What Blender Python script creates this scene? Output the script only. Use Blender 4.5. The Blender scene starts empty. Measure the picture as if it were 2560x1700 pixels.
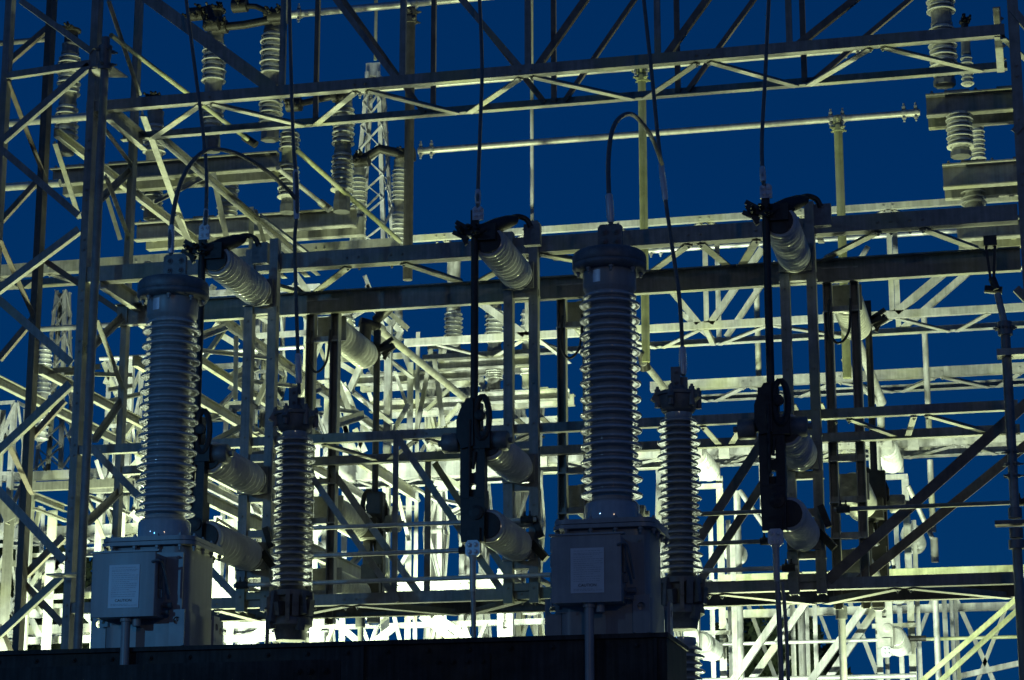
import bpy, bmesh, math, random
from mathutils import Vector, Matrix
random.seed(11)
sc = bpy.context.scene
COL = sc.collection
rad = math.radians
V = Vector

# ------------------------------------------------------------------ camera
FPX = 5705.0                      # focal length in photo pixels (photo 2560 x 1700)
PITCH, YAW = rad(14.16), rad(13.27)
CAM = V((0, 0, 1.6))
cd = bpy.data.cameras.new('camera'); cam = bpy.data.objects.new('camera', cd); COL.objects.link(cam)
cam.location = CAM
cam.rotation_euler = (math.pi/2 + PITCH, 0, YAW)
cd.sensor_width = 36.0; cd.lens = 36.0*FPX/2560
cd.clip_start = 0.1; cd.clip_end = 3000
sc.camera = cam

# ------------------------------------------------------------------ sky, dusk glow, exposure
world = bpy.data.worlds.new('World'); sc.world = world; world.use_nodes = True
nt = world.node_tree; nt.nodes.clear()
tc = nt.nodes.new('ShaderNodeTexCoord'); sx = nt.nodes.new('ShaderNodeSeparateXYZ')
rp = nt.nodes.new('ShaderNodeValToRGB'); bg = nt.nodes.new('ShaderNodeBackground'); wo = nt.nodes.new('ShaderNodeOutputWorld')
nt.links.new(tc.outputs['Generated'], sx.inputs[0]); nt.links.new(sx.outputs['Z'], rp.inputs[0])
rp.color_ramp.elements[0].position = 0.0; rp.color_ramp.elements[0].color = (0.0008, 0.034, 0.122, 1)
rp.color_ramp.elements[1].position = 0.55; rp.color_ramp.elements[1].color = (0.0004, 0.017, 0.075, 1)
e = rp.color_ramp.elements.new(0.3); e.color = (0.0002, 0.0235, 0.104, 1)
nt.links.new(rp.outputs[0], bg.inputs['Color']); bg.inputs['Strength'].default_value = 1.14
nt.links.new(bg.outputs[0], wo.inputs['Surface'])

def lamp(name, kind, loc, target, energy, color, **kw):
    l = bpy.data.lights.new(name, kind); o = bpy.data.objects.new(name, l); COL.objects.link(o)
    o.location = loc; l.energy = energy; l.color = color
    o.rotation_euler = (V(target) - V(loc)).to_track_quat('-Z', 'Y').to_euler()
    for k, v in kw.items(): setattr(l, k, v)
    return o
# last dusk light raking in from the left
lamp('dusk_sun', 'SUN', (-24, -7, 10), (-3, 16, 4), 0.10, (0.25, 0.55, 1.0), angle=rad(0.6))
# cold white street lamp at the front left, added warm fill behind the camera on the right to offset the blue
lamp('street_lamp', 'SPOT', (-13, -3, 6.0), (-7.7, 15, 4.2), 1350, (0.10, 0.45, 1.0), spot_size=rad(21), spot_blend=0.5, shadow_soft_size=0.1)
lamp('warm_fill', 'SPOT', (9, -20, 9), (-2, 17, 5), 950, (1.0, 0.80, 0.54), spot_size=rad(60), spot_blend=0.5, shadow_soft_size=0.15)

sc.view_settings.view_transform = 'Standard'; sc.view_settings.look = 'None'
sc.view_settings.exposure = 0.0; sc.view_settings.gamma = 1.0
sc.cycles.use_denoising = True
sc.cycles.max_bounces = 8; sc.cycles.glossy_bounces = 8; sc.cycles.diffuse_bounces = 3
sc.cycles.sample_clamp_indirect = 4.0

# ------------------------------------------------------------------ pixel -> world helpers
RM = Matrix.Rotation(YAW, 3, 'Z') @ Matrix.Rotation(math.pi/2 + PITCH, 3, 'X')
RT = RM.transposed()
def ray(x, y): return RM @ V(((x-1280)/FPX, (850-y)/FPX, -1))
def at(x, y, Y):
    d = ray(x, y); return CAM + d*(Y/d.y)
def slide(P, d, x=None, y=None):
    a = RT @ (P-CAM); b = RT @ d
    if x is not None:
        k = (x-1280)/FPX; s = -(a.x + k*a.z)/(b.x + k*b.z)
    else:
        k = (850-y)/FPX; s = -(a.y + k*a.z)/(b.y + k*b.z)
    return P + d*s
EX, EY, EZ = V((1, 0, 0)), V((0, 1, 0)), V((0, 0, 1))
def Xof(x, Y, z): return slide(V((0, Y, z)), EX, x=x).x
def Zof(y, X, Y): return slide(V((X, Y, 0)), EZ, y=y).z
def scale_at(P): return -(RT @ (P-CAM)).z/FPX          # metres per photo pixel there

# ------------------------------------------------------------------ materials
def mat(name, col, rough=0.5, metal=0.0, var=0.25, scale=6.0, stain=None, stain_amt=0.45, bump=0.0, bscale=60, spec=0.5, streak=0.0, coat=0.0):
    m = bpy.data.materials.new(name); m.use_nodes = True
    n = m.node_tree; b = n.nodes['Principled BSDF']; L = n.links.new
    t = n.nodes.new('ShaderNodeTexCoord')
    oi = n.nodes.new('ShaderNodeObjectInfo')
    va = n.nodes.new('ShaderNodeVectorMath'); va.operation = 'ADD'
    L(t.outputs['Object'], va.inputs[0]); L(oi.outputs['Location'], va.inputs[1])
    nz = n.nodes.new('ShaderNodeTexNoise'); nz.inputs['Scale'].default_value = scale; nz.inputs['Detail'].default_value = 6; nz.inputs['Roughness'].default_value = 0.65
    L(va.outputs[0], nz.inputs['Vector'])
    cr = n.nodes.new('ShaderNodeValToRGB')
    c0 = [c*(1-var) for c in col]; c1 = [min(1, c*(1+var)) for c in col]
    cr.color_ramp.elements[0].position = 0.32; cr.color_ramp.elements[0].color = (*c0, 1)
    cr.color_ramp.elements[1].position = 0.68; cr.color_ramp.elements[1].color = (*c1, 1)
    L(nz.outputs['Fac'], cr.inputs[0]); out = cr.outputs[0]
    if streak:
        mp = n.nodes.new('ShaderNodeMapping'); mp.inputs['Scale'].default_value = (34, 34, 1.6); L(va.outputs[0], mp.inputs['Vector'])
        n3 = n.nodes.new('ShaderNodeTexNoise'); n3.inputs['Scale'].default_value = 1.0; n3.inputs['Detail'].default_value = 3; L(mp.outputs[0], n3.inputs['Vector'])
        r3 = n.nodes.new('ShaderNodeMapRange'); r3.inputs['From Min'].default_value = 0.35; r3.inputs['From Max'].default_value = 0.7
        r3.inputs['To Min'].default_value = 1.0; r3.inputs['To Max'].default_value = 1.0-streak; L(n3.outputs['Fac'], r3.inputs['Value'])
        mm = n.nodes.new('ShaderNodeMix'); mm.data_type = 'RGBA'; mm.blend_type = 'MULTIPLY'; mm.inputs[0].default_value = 1
        L(out, mm.inputs[6]); L(r3.outputs[0], mm.inputs[7]); out = mm.outputs[2]
    if stain:
        n2 = n.nodes.new('ShaderNodeTexNoise'); n2.inputs['Scale'].default_value = 1.7; n2.inputs['Detail'].default_value = 5; L(va.outputs[0], n2.inputs['Vector'])
        r2 = n.nodes.new('ShaderNodeMapRange'); r2.inputs['From Min'].default_value = 0.5; r2.inputs['From Max'].default_value = 0.68; r2.inputs['To Max'].default_value = stain_amt
        L(n2.outputs['Fac'], r2.inputs['Value'])
        mx = n.nodes.new('ShaderNodeMix'); mx.data_type = 'RGBA'; mx.inputs[7].default_value = (*stain, 1)
        L(r2.outputs[0], mx.inputs[0]); L(out, mx.inputs[6]); out = mx.outputs[2]
    L(out, b.inputs['Base Color'])
    rr = n.nodes.new('ShaderNodeMapRange'); rr.inputs['To Min'].default_value = max(0.03, rough-0.08); rr.inputs['To Max'].default_value = min(1, rough+0.12)
    L(nz.outputs['Fac'], rr.inputs['Value']); L(rr.outputs[0], b.inputs['Roughness'])
    b.inputs['Metallic'].default_value = metal
    b.inputs['Specular IOR Level'].default_value = spec
    b.inputs['Coat Weight'].default_value = coat; b.inputs['Coat Roughness'].default_value = 0.03
    if bump:
        nb = n.nodes.new('ShaderNodeTexNoise'); nb.inputs['Scale'].default_value = bscale; nb.inputs['Detail'].default_value = 4; L(va.outputs[0], nb.inputs['Vector'])
        bp = n.nodes.new('ShaderNodeBump'); bp.inputs['Strength'].default_value = bump; bp.inputs['Distance'].default_value = 0.004
        L(nb.outputs['Fac'], bp.inputs['Height']); L(bp.outputs[0], b.inputs['Normal'])
    return m
LICHEN = (0.36, 0.36, 0.14)
GALV = mat('galvanised_steel', (0.36, 0.36, 0.345), 0.52, 0.1, 0.22, 9, stain=LICHEN, stain_amt=0.42, bump=0.25, streak=0.28)
GALVF = mat('weathered_galvanised_steel', (0.25, 0.25, 0.24), 0.5, 0.1, 0.25, 8, stain=(0.25, 0.26, 0.12), stain_amt=0.55, bump=0.3, streak=0.3)
STAND = mat('blackened_steel', (0.045, 0.043, 0.042), 0.6, 0.0, 0.55, 4, stain=(0.10, 0.065, 0.04), stain_amt=0.5, bump=0.35, streak=0.5, spec=0.15)
DARKST = mat('dark_weathered_steel', (0.10, 0.095, 0.09), 0.6, 0.1, 0.35, 7, stain=(0.06, 0.05, 0.04), bump=0.3, streak=0.3)
RUST = mat('rust_brown_steel', (0.17, 0.145, 0.125), 0.6, 0.1, 0.3, 9, bump=0.3, streak=0.2)
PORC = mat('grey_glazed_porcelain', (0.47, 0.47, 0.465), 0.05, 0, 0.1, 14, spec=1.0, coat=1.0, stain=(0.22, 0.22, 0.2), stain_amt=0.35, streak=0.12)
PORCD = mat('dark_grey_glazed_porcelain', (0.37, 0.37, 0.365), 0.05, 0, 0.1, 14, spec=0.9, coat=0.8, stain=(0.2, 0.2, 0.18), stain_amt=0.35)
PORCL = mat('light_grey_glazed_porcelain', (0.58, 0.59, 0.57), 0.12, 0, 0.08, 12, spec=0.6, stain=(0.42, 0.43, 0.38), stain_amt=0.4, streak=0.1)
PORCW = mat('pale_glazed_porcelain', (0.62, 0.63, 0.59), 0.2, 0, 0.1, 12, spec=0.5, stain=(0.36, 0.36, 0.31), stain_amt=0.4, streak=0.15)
ALU = mat('dull_aluminium', (0.52, 0.52, 0.50), 0.42, 0.35, 0.15, 14, bump=0.2, streak=0.15)
CAST = mat('dark_cast_metal', (0.035, 0.034, 0.033), 0.5, 0.3, 0.4, 12, bump=0.4)  # on the front switches, shade is partly put into this colour
CASTG = mat('grey_cast_metal', (0.16, 0.165, 0.17), 0.5, 0.3, 0.3, 12, bump=0.4)
PAINT = mat('grey_enamel_paint', (0.33, 0.33, 0.325), 0.36, 0, 0.12, 5, stain=(0.17, 0.165, 0.15), stain_amt=0.35, bump=0.08, bscale=30, streak=0.14)
PLATE = mat('pale_notice_plate', (0.62, 0.64, 0.66), 0.35, 0, 0.07, 8)
INK2 = mat('faded_ink', (0.34, 0.37, 0.40), 0.6, 0, 0.1, 8)
INK = mat('black_ink', (0.03, 0.035, 0.045), 0.6, 0, 0.1, 8)
BRIGHT = mat('tinned_terminal_metal', (0.62, 0.64, 0.68), 0.35, 0.25, 0.1, 20, bump=0.15)
CABLE = mat('stranded_aluminium_conductor', (0.27, 0.27, 0.265), 0.45, 0.4, 0.2, 30)
ROCK = mat('gravel_ground', (0.40, 0.395, 0.37), 0.9, 0, 0.4, 3, bump=0.9, bscale=25)
YGREEN = mat('yellow_green_steel', (0.33, 0.35, 0.19), 0.55, 0.05, 0.3, 6, stain=(0.33, 0.33, 0.29), stain_amt=0.8, bump=0.25, streak=0.25)  # yellow-green base with greyer blotches
LEAF = mat('dark_leaves', (0.045, 0.065, 0.03), 0.7, 0, 0.45, 1.5)
BARK = mat('bark', (0.08, 0.065, 0.05), 0.9, 0, 0.3, 8)
def strands(m):
    n = m.node_tree; b = n.nodes['Principled BSDF']
    uv = n.nodes.new('ShaderNodeUVMap'); mp = n.nodes.new('ShaderNodeMapping')
    mp.inputs['Rotation'].default_value = (0, 0, 0.9)
    w = n.nodes.new('ShaderNodeTexWave'); w.inputs['Scale'].default_value = 9
    n.links.new(uv.outputs[0], mp.inputs['Vector']); n.links.new(mp.outputs[0], w.inputs['Vector'])
    bp = n.nodes.new('ShaderNodeBump'); bp.inputs['Strength'].default_value = 0.9; bp.inputs['Distance'].default_value = 0.01
    n.links.new(w.outputs['Fac'], bp.inputs['Height']); n.links.new(bp.outputs[0], b.inputs['Normal'])
strands(CABLE)
GLOW = bpy.data.materials.new('floodlight_glass'); GLOW.use_nodes = True
_b = GLOW.node_tree.nodes['Principled BSDF']; _b.inputs['Emission Color'].default_value = (1, 0.97, 0.72, 1); _b.inputs['Emission Strength'].default_value = 12

# ------------------------------------------------------------------ object helpers
BASE = {}
def thing(name, label, cat, loc=(0, 0, 0), group=None, kind=None):
    o = bpy.data.objects.new(name, None); COL.objects.link(o); o.location = loc
    o.empty_display_size = 0.2
    o['label'] = label; o['category'] = cat
    if group: o['group'] = group
    if kind: o['kind'] = kind
    BASE[o.name] = V(loc)
    return o
def dup(o, parent=None):
    c = o.copy(); COL.objects.link(c)
    if parent: c.parent = parent
    for ch in list(o.children): dup(ch, c)
    return c
def copy_thing(o, loc, label, group=None, rotz=None):
    c = dup(o); c.location = loc; c['label'] = label
    if group: c['group'] = group
    if rotz is not None: c.rotation_euler.z = rotz
    return c

class MB:
    def __init__(s): s.v = []; s.f = []; s.uv = None
    def sect(s, a, b, poly, u, v, cap=True):
        a, b = V(a), V(b); n0 = len(s.v); k = len(poly)
        for p in (a, b):
            for (x, y) in poly: s.v.append(p + u*x + v*y)
        for i in range(k):
            j = (i+1) % k; s.f.append((n0+i, n0+j, n0+k+j, n0+k+i))
        if cap: s.f.append(tuple(range(n0, n0+k))[::-1]); s.f.append(tuple(range(n0+k, n0+2*k)))
        return s
    def box(s, c, sx, sy, sz):
        c = V(c)
        return s.sect(c-EZ*sz/2, c+EZ*sz/2, [(-sx/2, -sy/2), (sx/2, -sy/2), (sx/2, sy/2), (-sx/2, sy/2)], EX, EY)
    def rbox(s, c, sx, sy, sz, r, n=4):
        pts = []
        for qx, qy, a0 in ((1, -1, -90), (1, 1, 0), (-1, 1, 90), (-1, -1, 180)):
            for i in range(n+1):
                a = rad(a0 + 90*i/n); pts.append((qx*(sx/2-r)+r*math.cos(a), qy*(sy/2-r)+r*math.sin(a)))
        c = V(c); return s.sect(c-EZ*sz/2, c+EZ*sz/2, pts, EX, EY)
    def bar(s, a, b, w, h, up=EZ):
        a, b = V(a), V(b); d = (b-a).normalized(); up = V(up)
        u = (up - d*up.dot(d))
        if u.length < 1e-4: u = EX - d*EX.dot(d)
        u.normalize(); v = d.cross(u)
        return s.sect(a, b, [(-w/2, -h/2), (w/2, -h/2), (w/2, h/2), (-w/2, h/2)], u, v)
    def angle(s, a, b, w, u, v, w2=None, t=0.011):
        a, b = V(a), V(b); d = (b-a).normalized(); w2 = w2 or w
        u = V(u); v = V(v); u = (u-d*u.dot(d)).normalized(); vv = d.cross(u)
        if vv.dot(v) < 0: vv = -vv
        return s.sect(a, b, [(0, 0), (w, 0), (w, t), (t, t), (t, w2), (0, w2)], u, vv)
    def channel(s, a, b, w, d_, u, v, t=0.011):
        a, b = V(a), V(b); d = (b-a).normalized(); u = V(u); v = V(v)
        u = (u-d*u.dot(d)).normalized(); vv = d.cross(u)
        if vv.dot(v) < 0: vv = -vv
        return s.sect(a, b, [(0, 0), (w, 0), (w, d_), (w-t, d_), (w-t, t), (t, t), (t, d_), (0, d_)], u, vv)
    def tube(s, pts, r, seg=12, uv=False):
        pts = [V(p) for p in pts]; n0 = len(s.v); n = len(pts)
        rs = r if isinstance(r, (list, tuple)) else [r]*n
        ref = None
        for i, p in enumerate(pts):
            d = (pts[min(i+1, n-1)] - pts[max(i-1, 0)]).normalized()
            if ref is None: ref = EX if abs(d.x) < 0.8 else EY
            u = (ref - d*ref.dot(d)).normalized(); ref = u; v = d.cross(u)
            for k in range(seg):
                a = 2*math.pi*k/seg; s.v.append(p + u*rs[i]*math.cos(a) + v*rs[i]*math.sin(a))
        for i in range(n-1):
            for k in range(seg):
                j = (k+1) % seg; s.f.append((n0+i*seg+k, n0+i*seg+j, n0+(i+1)*seg+j, n0+(i+1)*seg+k))
        s.f.append(tuple(range(n0, n0+seg))[::-1]); s.f.append(tuple(range(n0+(n-1)*seg, n0+n*seg)))
        return s
    def lathe(s, prof, org=(0, 0, 0), axis=EZ, seg=32):
        org = V(org); axis = V(axis).normalized(); u = EX if abs(axis.x) < 0.8 else EY
        u = (u - axis*u.dot(axis)).normalized(); v = axis.cross(u); n0 = len(s.v); n = len(prof)
        for (r, z) in prof:
            for k in range(seg):
                a = 2*math.pi*k/seg; s.v.append(org + axis*z + (u*math.cos(a) + v*math.sin(a))*max(r, 1e-4))
        for i in range(n-1):
            for k in range(seg):
                j = (k+1) % seg; s.f.append((n0+i*seg+k, n0+i*seg+j, n0+(i+1)*seg+j, n0+(i+1)*seg+k))
        s.f.append(tuple(range(n0, n0+seg))[::-1]); s.f.append(tuple(range(n0+(n-1)*seg, n0+n*seg)))
        return s
    def bolt(s, p, axis, r=0.012, h=0.012):
        return s.lathe([(r, 0), (r, h*0.75), (r*0.55, h*0.8), (r*0.55, h*1.7)], p, axis, 6)
    def build(s, name, m, parent=None, smooth=False, label=None, ang=40):
        off = V((0, 0, 0)); p = parent
        while p is not None:
            off += BASE.get(p.name, V((0, 0, 0))); p = p.parent
        me = bpy.data.meshes.new(name)
        me.from_pydata([tuple(v-off) for v in s.v], [], s.f); me.materials.append(m)
        bm = bmesh.new(); bm.from_mesh(me); bmesh.ops.recalc_face_normals(bm, faces=bm.faces); bm.to_mesh(me); bm.free()
        if smooth:
            for q in me.polygons: q.use_smooth = True
            me.set_sharp_from_angle(angle=rad(ang))
        o = bpy.data.objects.new(name, me); COL.objects.link(o)
        if parent is not None: o.parent = parent
        if label: o['label'] = label
        return o

def spline(pts, n=8):
    pts = [V(p) for p in pts]; out = []
    for i in range(len(pts)-1):
        p0 = pts[max(i-1, 0)]; p1 = pts[i]; p2 = pts[i+1]; p3 = pts[min(i+2, len(pts)-1)]
        for k in range(n):
            t = k/n
            out.append(0.5*((2*p1) + (p2-p0)*t + (2*p0-5*p1+4*p2-p3)*t*t + (3*p1-p0-3*p2+p3)*t**3))
    out.append(pts[-1]); return out

def sheds(z0, pitch, n, rc, rb, rs, small=True, thick=0.020):
    """porcelain profile from z0 upward: n big sheds with a small one between"""
    pr = []
    for i in range(n):
        z = z0 + i*pitch
        for (zz, r) in ((z, rb),) + (((z+pitch/2, rs),) if small else ()):
            pr += [(rc, zz-0.016), (rc+0.012, zz-0.009), (r-0.016, zz-0.011), (r-0.008, zz-0.014), (r-0.003, zz-0.012), (r, zz-0.006), (r-0.003, zz+0.001), (r-0.012, zz+0.007), (rc+0.014, zz+thick), (rc, zz+thick+0.006)]
    return pr

# ------------------------------------------------------------------ ground
g = bpy.data.meshes.new('ground'); g.from_pydata([(-600, -300, 0), (600, -300, 0), (600, 1500, 0), (-600, 1500, 0)], [], [(0, 1, 2, 3)])
g.materials.append(ROCK); go = bpy.data.objects.new('ground', g); COL.objects.link(go); go['kind'] = 'structure'
go['label'] = 'gravel ground of the switchyard below the steelwork'; go['category'] = 'ground'

# ------------------------------------------------------------------ floodlights on low posts between the steel rows (all below the picture)
def flood(loc, target, power, color, label, size=95):
    t = thing('floodlight', label, 'floodlight', (loc[0], loc[1], 0), 'yard floodlights')
    L = V(loc); d = (V(target)-L).normalized()
    MB().tube([(L.x, L.y, 0), (L.x, L.y, L.z-0.16)], 0.05).build('post', GALVF, t, True)
    MB().lathe([(0.04, -0.2), (0.1, -0.19), (0.17, -0.02), (0.18, -0.01), (0.165, -0.01)], L, d, 20).build('housing', CAST, t, True)
    l = bpy.data.lights.new('flood_lamp', 'SPOT'); o = bpy.data.objects.new('flood_lamp', l); COL.objects.link(o)
    l.energy = power; l.color = color; l.spot_size = rad(size); l.spot_blend = 0.5; l.shadow_soft_size = 0.12
    o.location = (d*0.03 + L) - V((loc[0], loc[1], 0)); o.rotation_euler = d.to_track_quat('-Z', 'Y').to_euler(); o.parent = t
FC, FC2 = (0.84, 1.0, 0.74), (0.86, 1.0, 0.52)
flood((-10.3, 20.9, 1.5), (-9.8, 26.5, 3.2), 9000, FC, 'floodlight on a low post between the steel rows, first from the left', 96)
flood((-7.7, 20.8, 1.5), (-7.4, 26.5, 3.8), 6500, FC, 'floodlight on a low post between the steel rows, second from the left', 96)
flood((-4.7, 20.7, 1.5), (-4.4, 27.0, 4.0), 2700, FC, 'floodlight on a low post between the steel rows, third from the left', 96)
flood((-1.4, 20.9, 1.5), (-1.6, 27.5, 4.6), 1900, FC, 'floodlight on a low post between the steel rows, last on the right', 96)
flood((-8.4, 20.4, 1.2), (-8.2, 21.4, 6), 3400, FC2, 'floodlight pointing straight up below the connecting girders', 120)
flood((-0.2, 20.4, 1.2), (-0.4, 21.2, 6), 2300, FC2, 'floodlight pointing straight up near the middle switch', 120)
flood((-8.4, 22.4, 1.2), (-6.8, 16.0, 6.2), 1000, FC2, 'floodlight aimed back at the front steel, left one', 56)
flood((-2.6, 22.8, 1.2), (-3.2, 16.0, 6.4), 1000, FC2, 'floodlight aimed back at the front steel, right one', 60)

# ------------------------------------------------------------------ FOREGROUND : stand and near beam
Y_CT = 15.0
pb = at(340, 1624, Y_CT-0.3)                         # foot of the left transformer tank
ZS = pb.z
def stand():
    x1 = Xof(1668, 14.62, ZS-0.2); x0 = Xof(-260, 14.62, ZS)
    t = thing('equipment_stand', 'dark deep steel beam carrying the two grey transformers', 'stand', ((x0+x1)/2, 15, 0))
    b = MB(); h = 0.62
    b.sect((x0, 0, 0), (x1, 0, 0), [(15.42, ZS), (14.62, ZS), (14.62, ZS-h), (15.42, ZS-h)], EY, EZ)
    for k in range(26): b.bolt(V((x1-0.2-k*0.28, 14.62, ZS-0.07)), -EY, 0.018, 0.014); b.bolt(V((x1-0.34-k*0.28, 14.62, ZS-0.5)), -EY, 0.018, 0.014)
    xs = Xof(1150, 14.6, ZS-.3); b.sect((xs-0.2, 0, 0), (xs+0.2, 0, 0), [(14.608, ZS-0.1), (14.622, ZS-0.1), (14.622, ZS-0.46), (14.608, ZS-0.46)], EY, EZ)
    for dx in (-.15, -.05, .05, .15):
        for dz in (.15, .28, .41): b.bolt(V((xs+dx, 14.608, ZS-dz)), -EY, 0.017, 0.014)
    b.build('beam', STAND, t)
    p = MB(); p.sect((x0, 0, 0), (x1+0.012, 0, 0), [(15.45, ZS-0.025), (14.59, ZS-0.025), (14.59, ZS+0.004), (15.45, ZS+0.004)], EY, EZ); p.build('top_flange', STAND, t)
    for x in (x0+1.2, x0+5.0, x1-0.5):
        MB().box((x, 15.0, (ZS-h)/2), 0.3, 0.3, ZS-h-0.004).build('post', STAND, t)
    # thin ribs on the web
    r = MB()
    for x in (Xof(905, 14.6, ZS-.3), Xof(1640, 14.6, ZS-.3)): r.box((x, 14.605, ZS-h/2), 0.02, 0.03, h-0.06)
    r.build('stiffener', STAND, t)
stand()
def near_beam():
    p0 = at(-40, 1671, 13.9); x1 = Xof(806, 13.9, p0.z); x2 = Xof(853, 13.9, p0.z)
    t = thing('near_beam', 'dark steel beam crossing below the left transformer, bolted at its end', 'beam', (x1-1, 13.9, 0))
    MB().sect((p0.x-1, 0, 0), (x1, 0, 0), [(13.9, p0.z), (14.15, p0.z), (14.15, p0.z-.25), (13.9, p0.z-.25)], EY, EZ).build('beam', STAND, t)
    b = MB(); b.sect((Xof(735, 13.9, p0.z), 13.885, 0), (x2, 13.885, 0), [(0, p0.z-0.005), (0.014, p0.z-0.005), (0.014, p0.z-.25), (0, p0.z-.25)], EY, EZ)
    for x in (745, 775, 812):
        b.bolt(V((Xof(x, 13.88, p0.z-0.07), 13.885, p0.z-0.075)), -EY, 0.022, 0.018)
    b.build('end_plate', STAND, t)
    MB().box((x1-0.05, 14.02, (p0.z-0.25)/2), 0.2, 0.2, p0.z-0.254).build('post', STAND, t)
near_beam()

# ------------------------------------------------------------------ instrument transformers
def transformer(px):
    P = at(px, 1560, Y_CT); X = P.x
    t = thing('instrument_transformer', 'grey transformer standing left on the dark beam, ribbed bushing over a cabinet lit blue', 'transformer', (X, Y_CT, ZS+0.004), 'instrument transformers')
    O = V((X, Y_CT, ZS+0.004)); zf = lambda y, dy=0: Zof(y, X, Y_CT+dy) - O.z
    ztop = zf(1366, -0.3)                            # underside of the flange
    b = MB(); b.rbox(O+EZ*(ztop/2), 0.585, 0.585, ztop, 0.1, 6)
    b.build('tank', PAINT, t, True)
    b = MB(); b.rbox(O+EZ*0.125, 0.615, 0.615, 0.25, 0.09, 6); sk = b.build('base_skirt', PAINT, t, True)
    b = MB(); b.rbox(O+EZ*(ztop+0.016), 0.70, 0.70, 0.026, 0.1, 6); b.rbox(O+EZ*(ztop+0.05), 0.685, 0.685, 0.03, 0.1, 6)
    for i in range(4):
        for s in (-1, 1):
            q = -0.25+0.167*i
            for (dx, dy) in ((q, s*0.325), (s*0.325, q)):
                b.bolt(O+V((dx, dy, ztop+0.002)), -EZ, 0.017, 0.022); b.bolt(O+V((dx, dy, ztop+0.066)), EZ, 0.015, 0.012)
    b.build('lid_flange', PAINT, t, True)
    # lifting lugs with holes
    for (lx, ly, ax) in ((-0.355, -0.26, 'x'), (0.25, -0.335, 'x'), (0.30, 0.335, 'y'), (0.36, 0.1, 'y')):
        b = MB(); w, h, hz = 0.11, 0.26, 0.185; ring = []; n = 20
        for k in range(n):
            a = 2*math.pi*k/n; ca, sa = math.cos(a), math.sin(a)
            sc_ = 1/max(abs(ca)/(w/2), abs(sa)/(h-hz if sa > 0 else hz))
            ring.append(((ca*sc_, sa*sc_+hz), (0.026*ca, 0.026*sa+hz)))
        ux = EX if ax == 'x' else EY; nn = EY if ax == 'x' else EX
        o = O+V((lx, ly, 0)); n0 = len(b.v)
        for (q, r) in ring:
            for e in (q, r):
                for d in (0, 0.018): b.v.append(o+ux*e[0]+EZ*e[1]+nn*d)
        for k in range(n):
            A = n0+4*k; B = n0+4*((k+1) % n)
            b.f += [(A, B, B+2, A+2), (A+1, A+3, B+3, B+1), (A, A+1, B+1, B), (A+2, B+2, B+3, A+3)]
        b.build('lifting_lug', PAINT, t)
    zlid = ztop+0.066
    # bushing
    zb0, zb1 = zf(1284), zf(829)
    n = 13; pitch = (zb1-zb0)/(n-1)
    zneck = zf(1300)
    MB().lathe([(0.178, zlid-0.01), (0.185, zlid+0.01), (0.186, zneck-0.03), (0.17, zneck-0.008), (0.145, zneck), (0.14, zneck+0.03)], O, EZ, 40).build('bushing_foot', PORC, t, True)
    pr = [(0.138, zneck-0.02)] + sheds(zb0, pitch, n, 0.142, 0.212, 0.186, True, 0.026)
    zc = zf(806)
    pr += [(0.142, zc-0.02), (0.15, zc), (0.14, zc+0.01)]
    MB().lathe(pr, O, EZ, 48).build('ribbed_bushing', PORC, t, True, ang=55)
    zh = zf(762)
    c = MB().lathe([(0.140, zc-0.005), (0.158, zc), (0.178, zc+0.03), (0.184, zc+0.04), (0.184, zh+0.03), (0.17, zh+0.035)], O, EZ, 40)
    for k in range(8):
        a = 2*math.pi*(k+0.3)/8; c.bolt(O+V((0.215*math.cos(a), 0.215*math.sin(a), zh+0.03)), -EZ, 0.017, 0.02)
    c = c.build('collar', PAINT, t, True)
    ang = rad(252)
    pl = MB()
    for k in range(7):
        a = ang+rad(3*k-9)
        pl.v += [O+V((0.1865*math.cos(a), 0.1865*math.sin(a), z)) for z in (zc+0.055, zh+0.01)]
    for k in range(6): pl.f.append((2*k, 2*k+2, 2*k+3, 2*k+1))
    pl.build('nameplate', BRIGHT, c)
    ht = zf(700)
    hd = MB().lathe([(0.17, zh+0.03), (0.235, zh+0.03), (0.25, zh+0.037), (0.2585, zh+0.055), (0.2585, zh+0.075), (0.2545, zh+0.08), (0.2585, zh+0.085), (0.2585, ht-0.05), (0.25, ht-0.03), (0.235, ht-0.018), (0.12, ht), (0.118, ht+0.012), (0.02, ht+0.013)], O, EZ, 48)
    for k in range(5):
        a = 2*math.pi*k/5+1.1; hd.bolt(O+V((0.1*math.cos(a), 0.1*math.sin(a), ht+0.008)), EZ, 0.014, 0.014)
    hd.build('head_cover', CASTG, t, True)
    pz0, pz1 = ht+0.012, zf(637)
    pad = MB(); w = 0.172
    pad.sect(O+V((0.01, -0.022, 0)), O+V((0.01, 0.012, 0)), [(-w/2, pz0), (w/2, pz0), (w/2, pz1-0.02), (w/2-0.02, pz1), (-w/2+0.02, pz1), (-w/2, pz1-0.02)], EX, EZ)
    zm = (pz0+pz1)/2
    for dx in (-0.033, 0.053):
        for dz in (-0.036, 0.036):
            pad.lathe([(0.027, 0), (0.027, 0.006), (0.018, 0.007), (0.018, 0.02), (0.01, 0.021), (0.01, 0.034)], O+V((dx, -0.022, zm+dz)), -EY, 10)
    pad.build('terminal_pad', CASTG, t)
    # cabinet
    cx, cw, ch, cdp = -0.075, 0.45, 0.425, 0.20
    cz = zf(1462, -0.5); yf = -0.2925-cdp
    b = MB()
    b.rbox(O+V((cx, -0.2925-cdp/2, cz)), cw, cdp, ch, 0.02); b.box(O+V((cx+0.045, -0.297, cz-0.005)), cw+0.15, 0.012, ch+0.075)
    for (dx, dz) in ((-0.23, 0.21), (0.31, 0.21), (-0.23, -0.22), (0.31, -0.22)): b.bolt(O+V((cx+dx, -0.303, cz+dz)), -EY, 0.014, 0.012)
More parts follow.
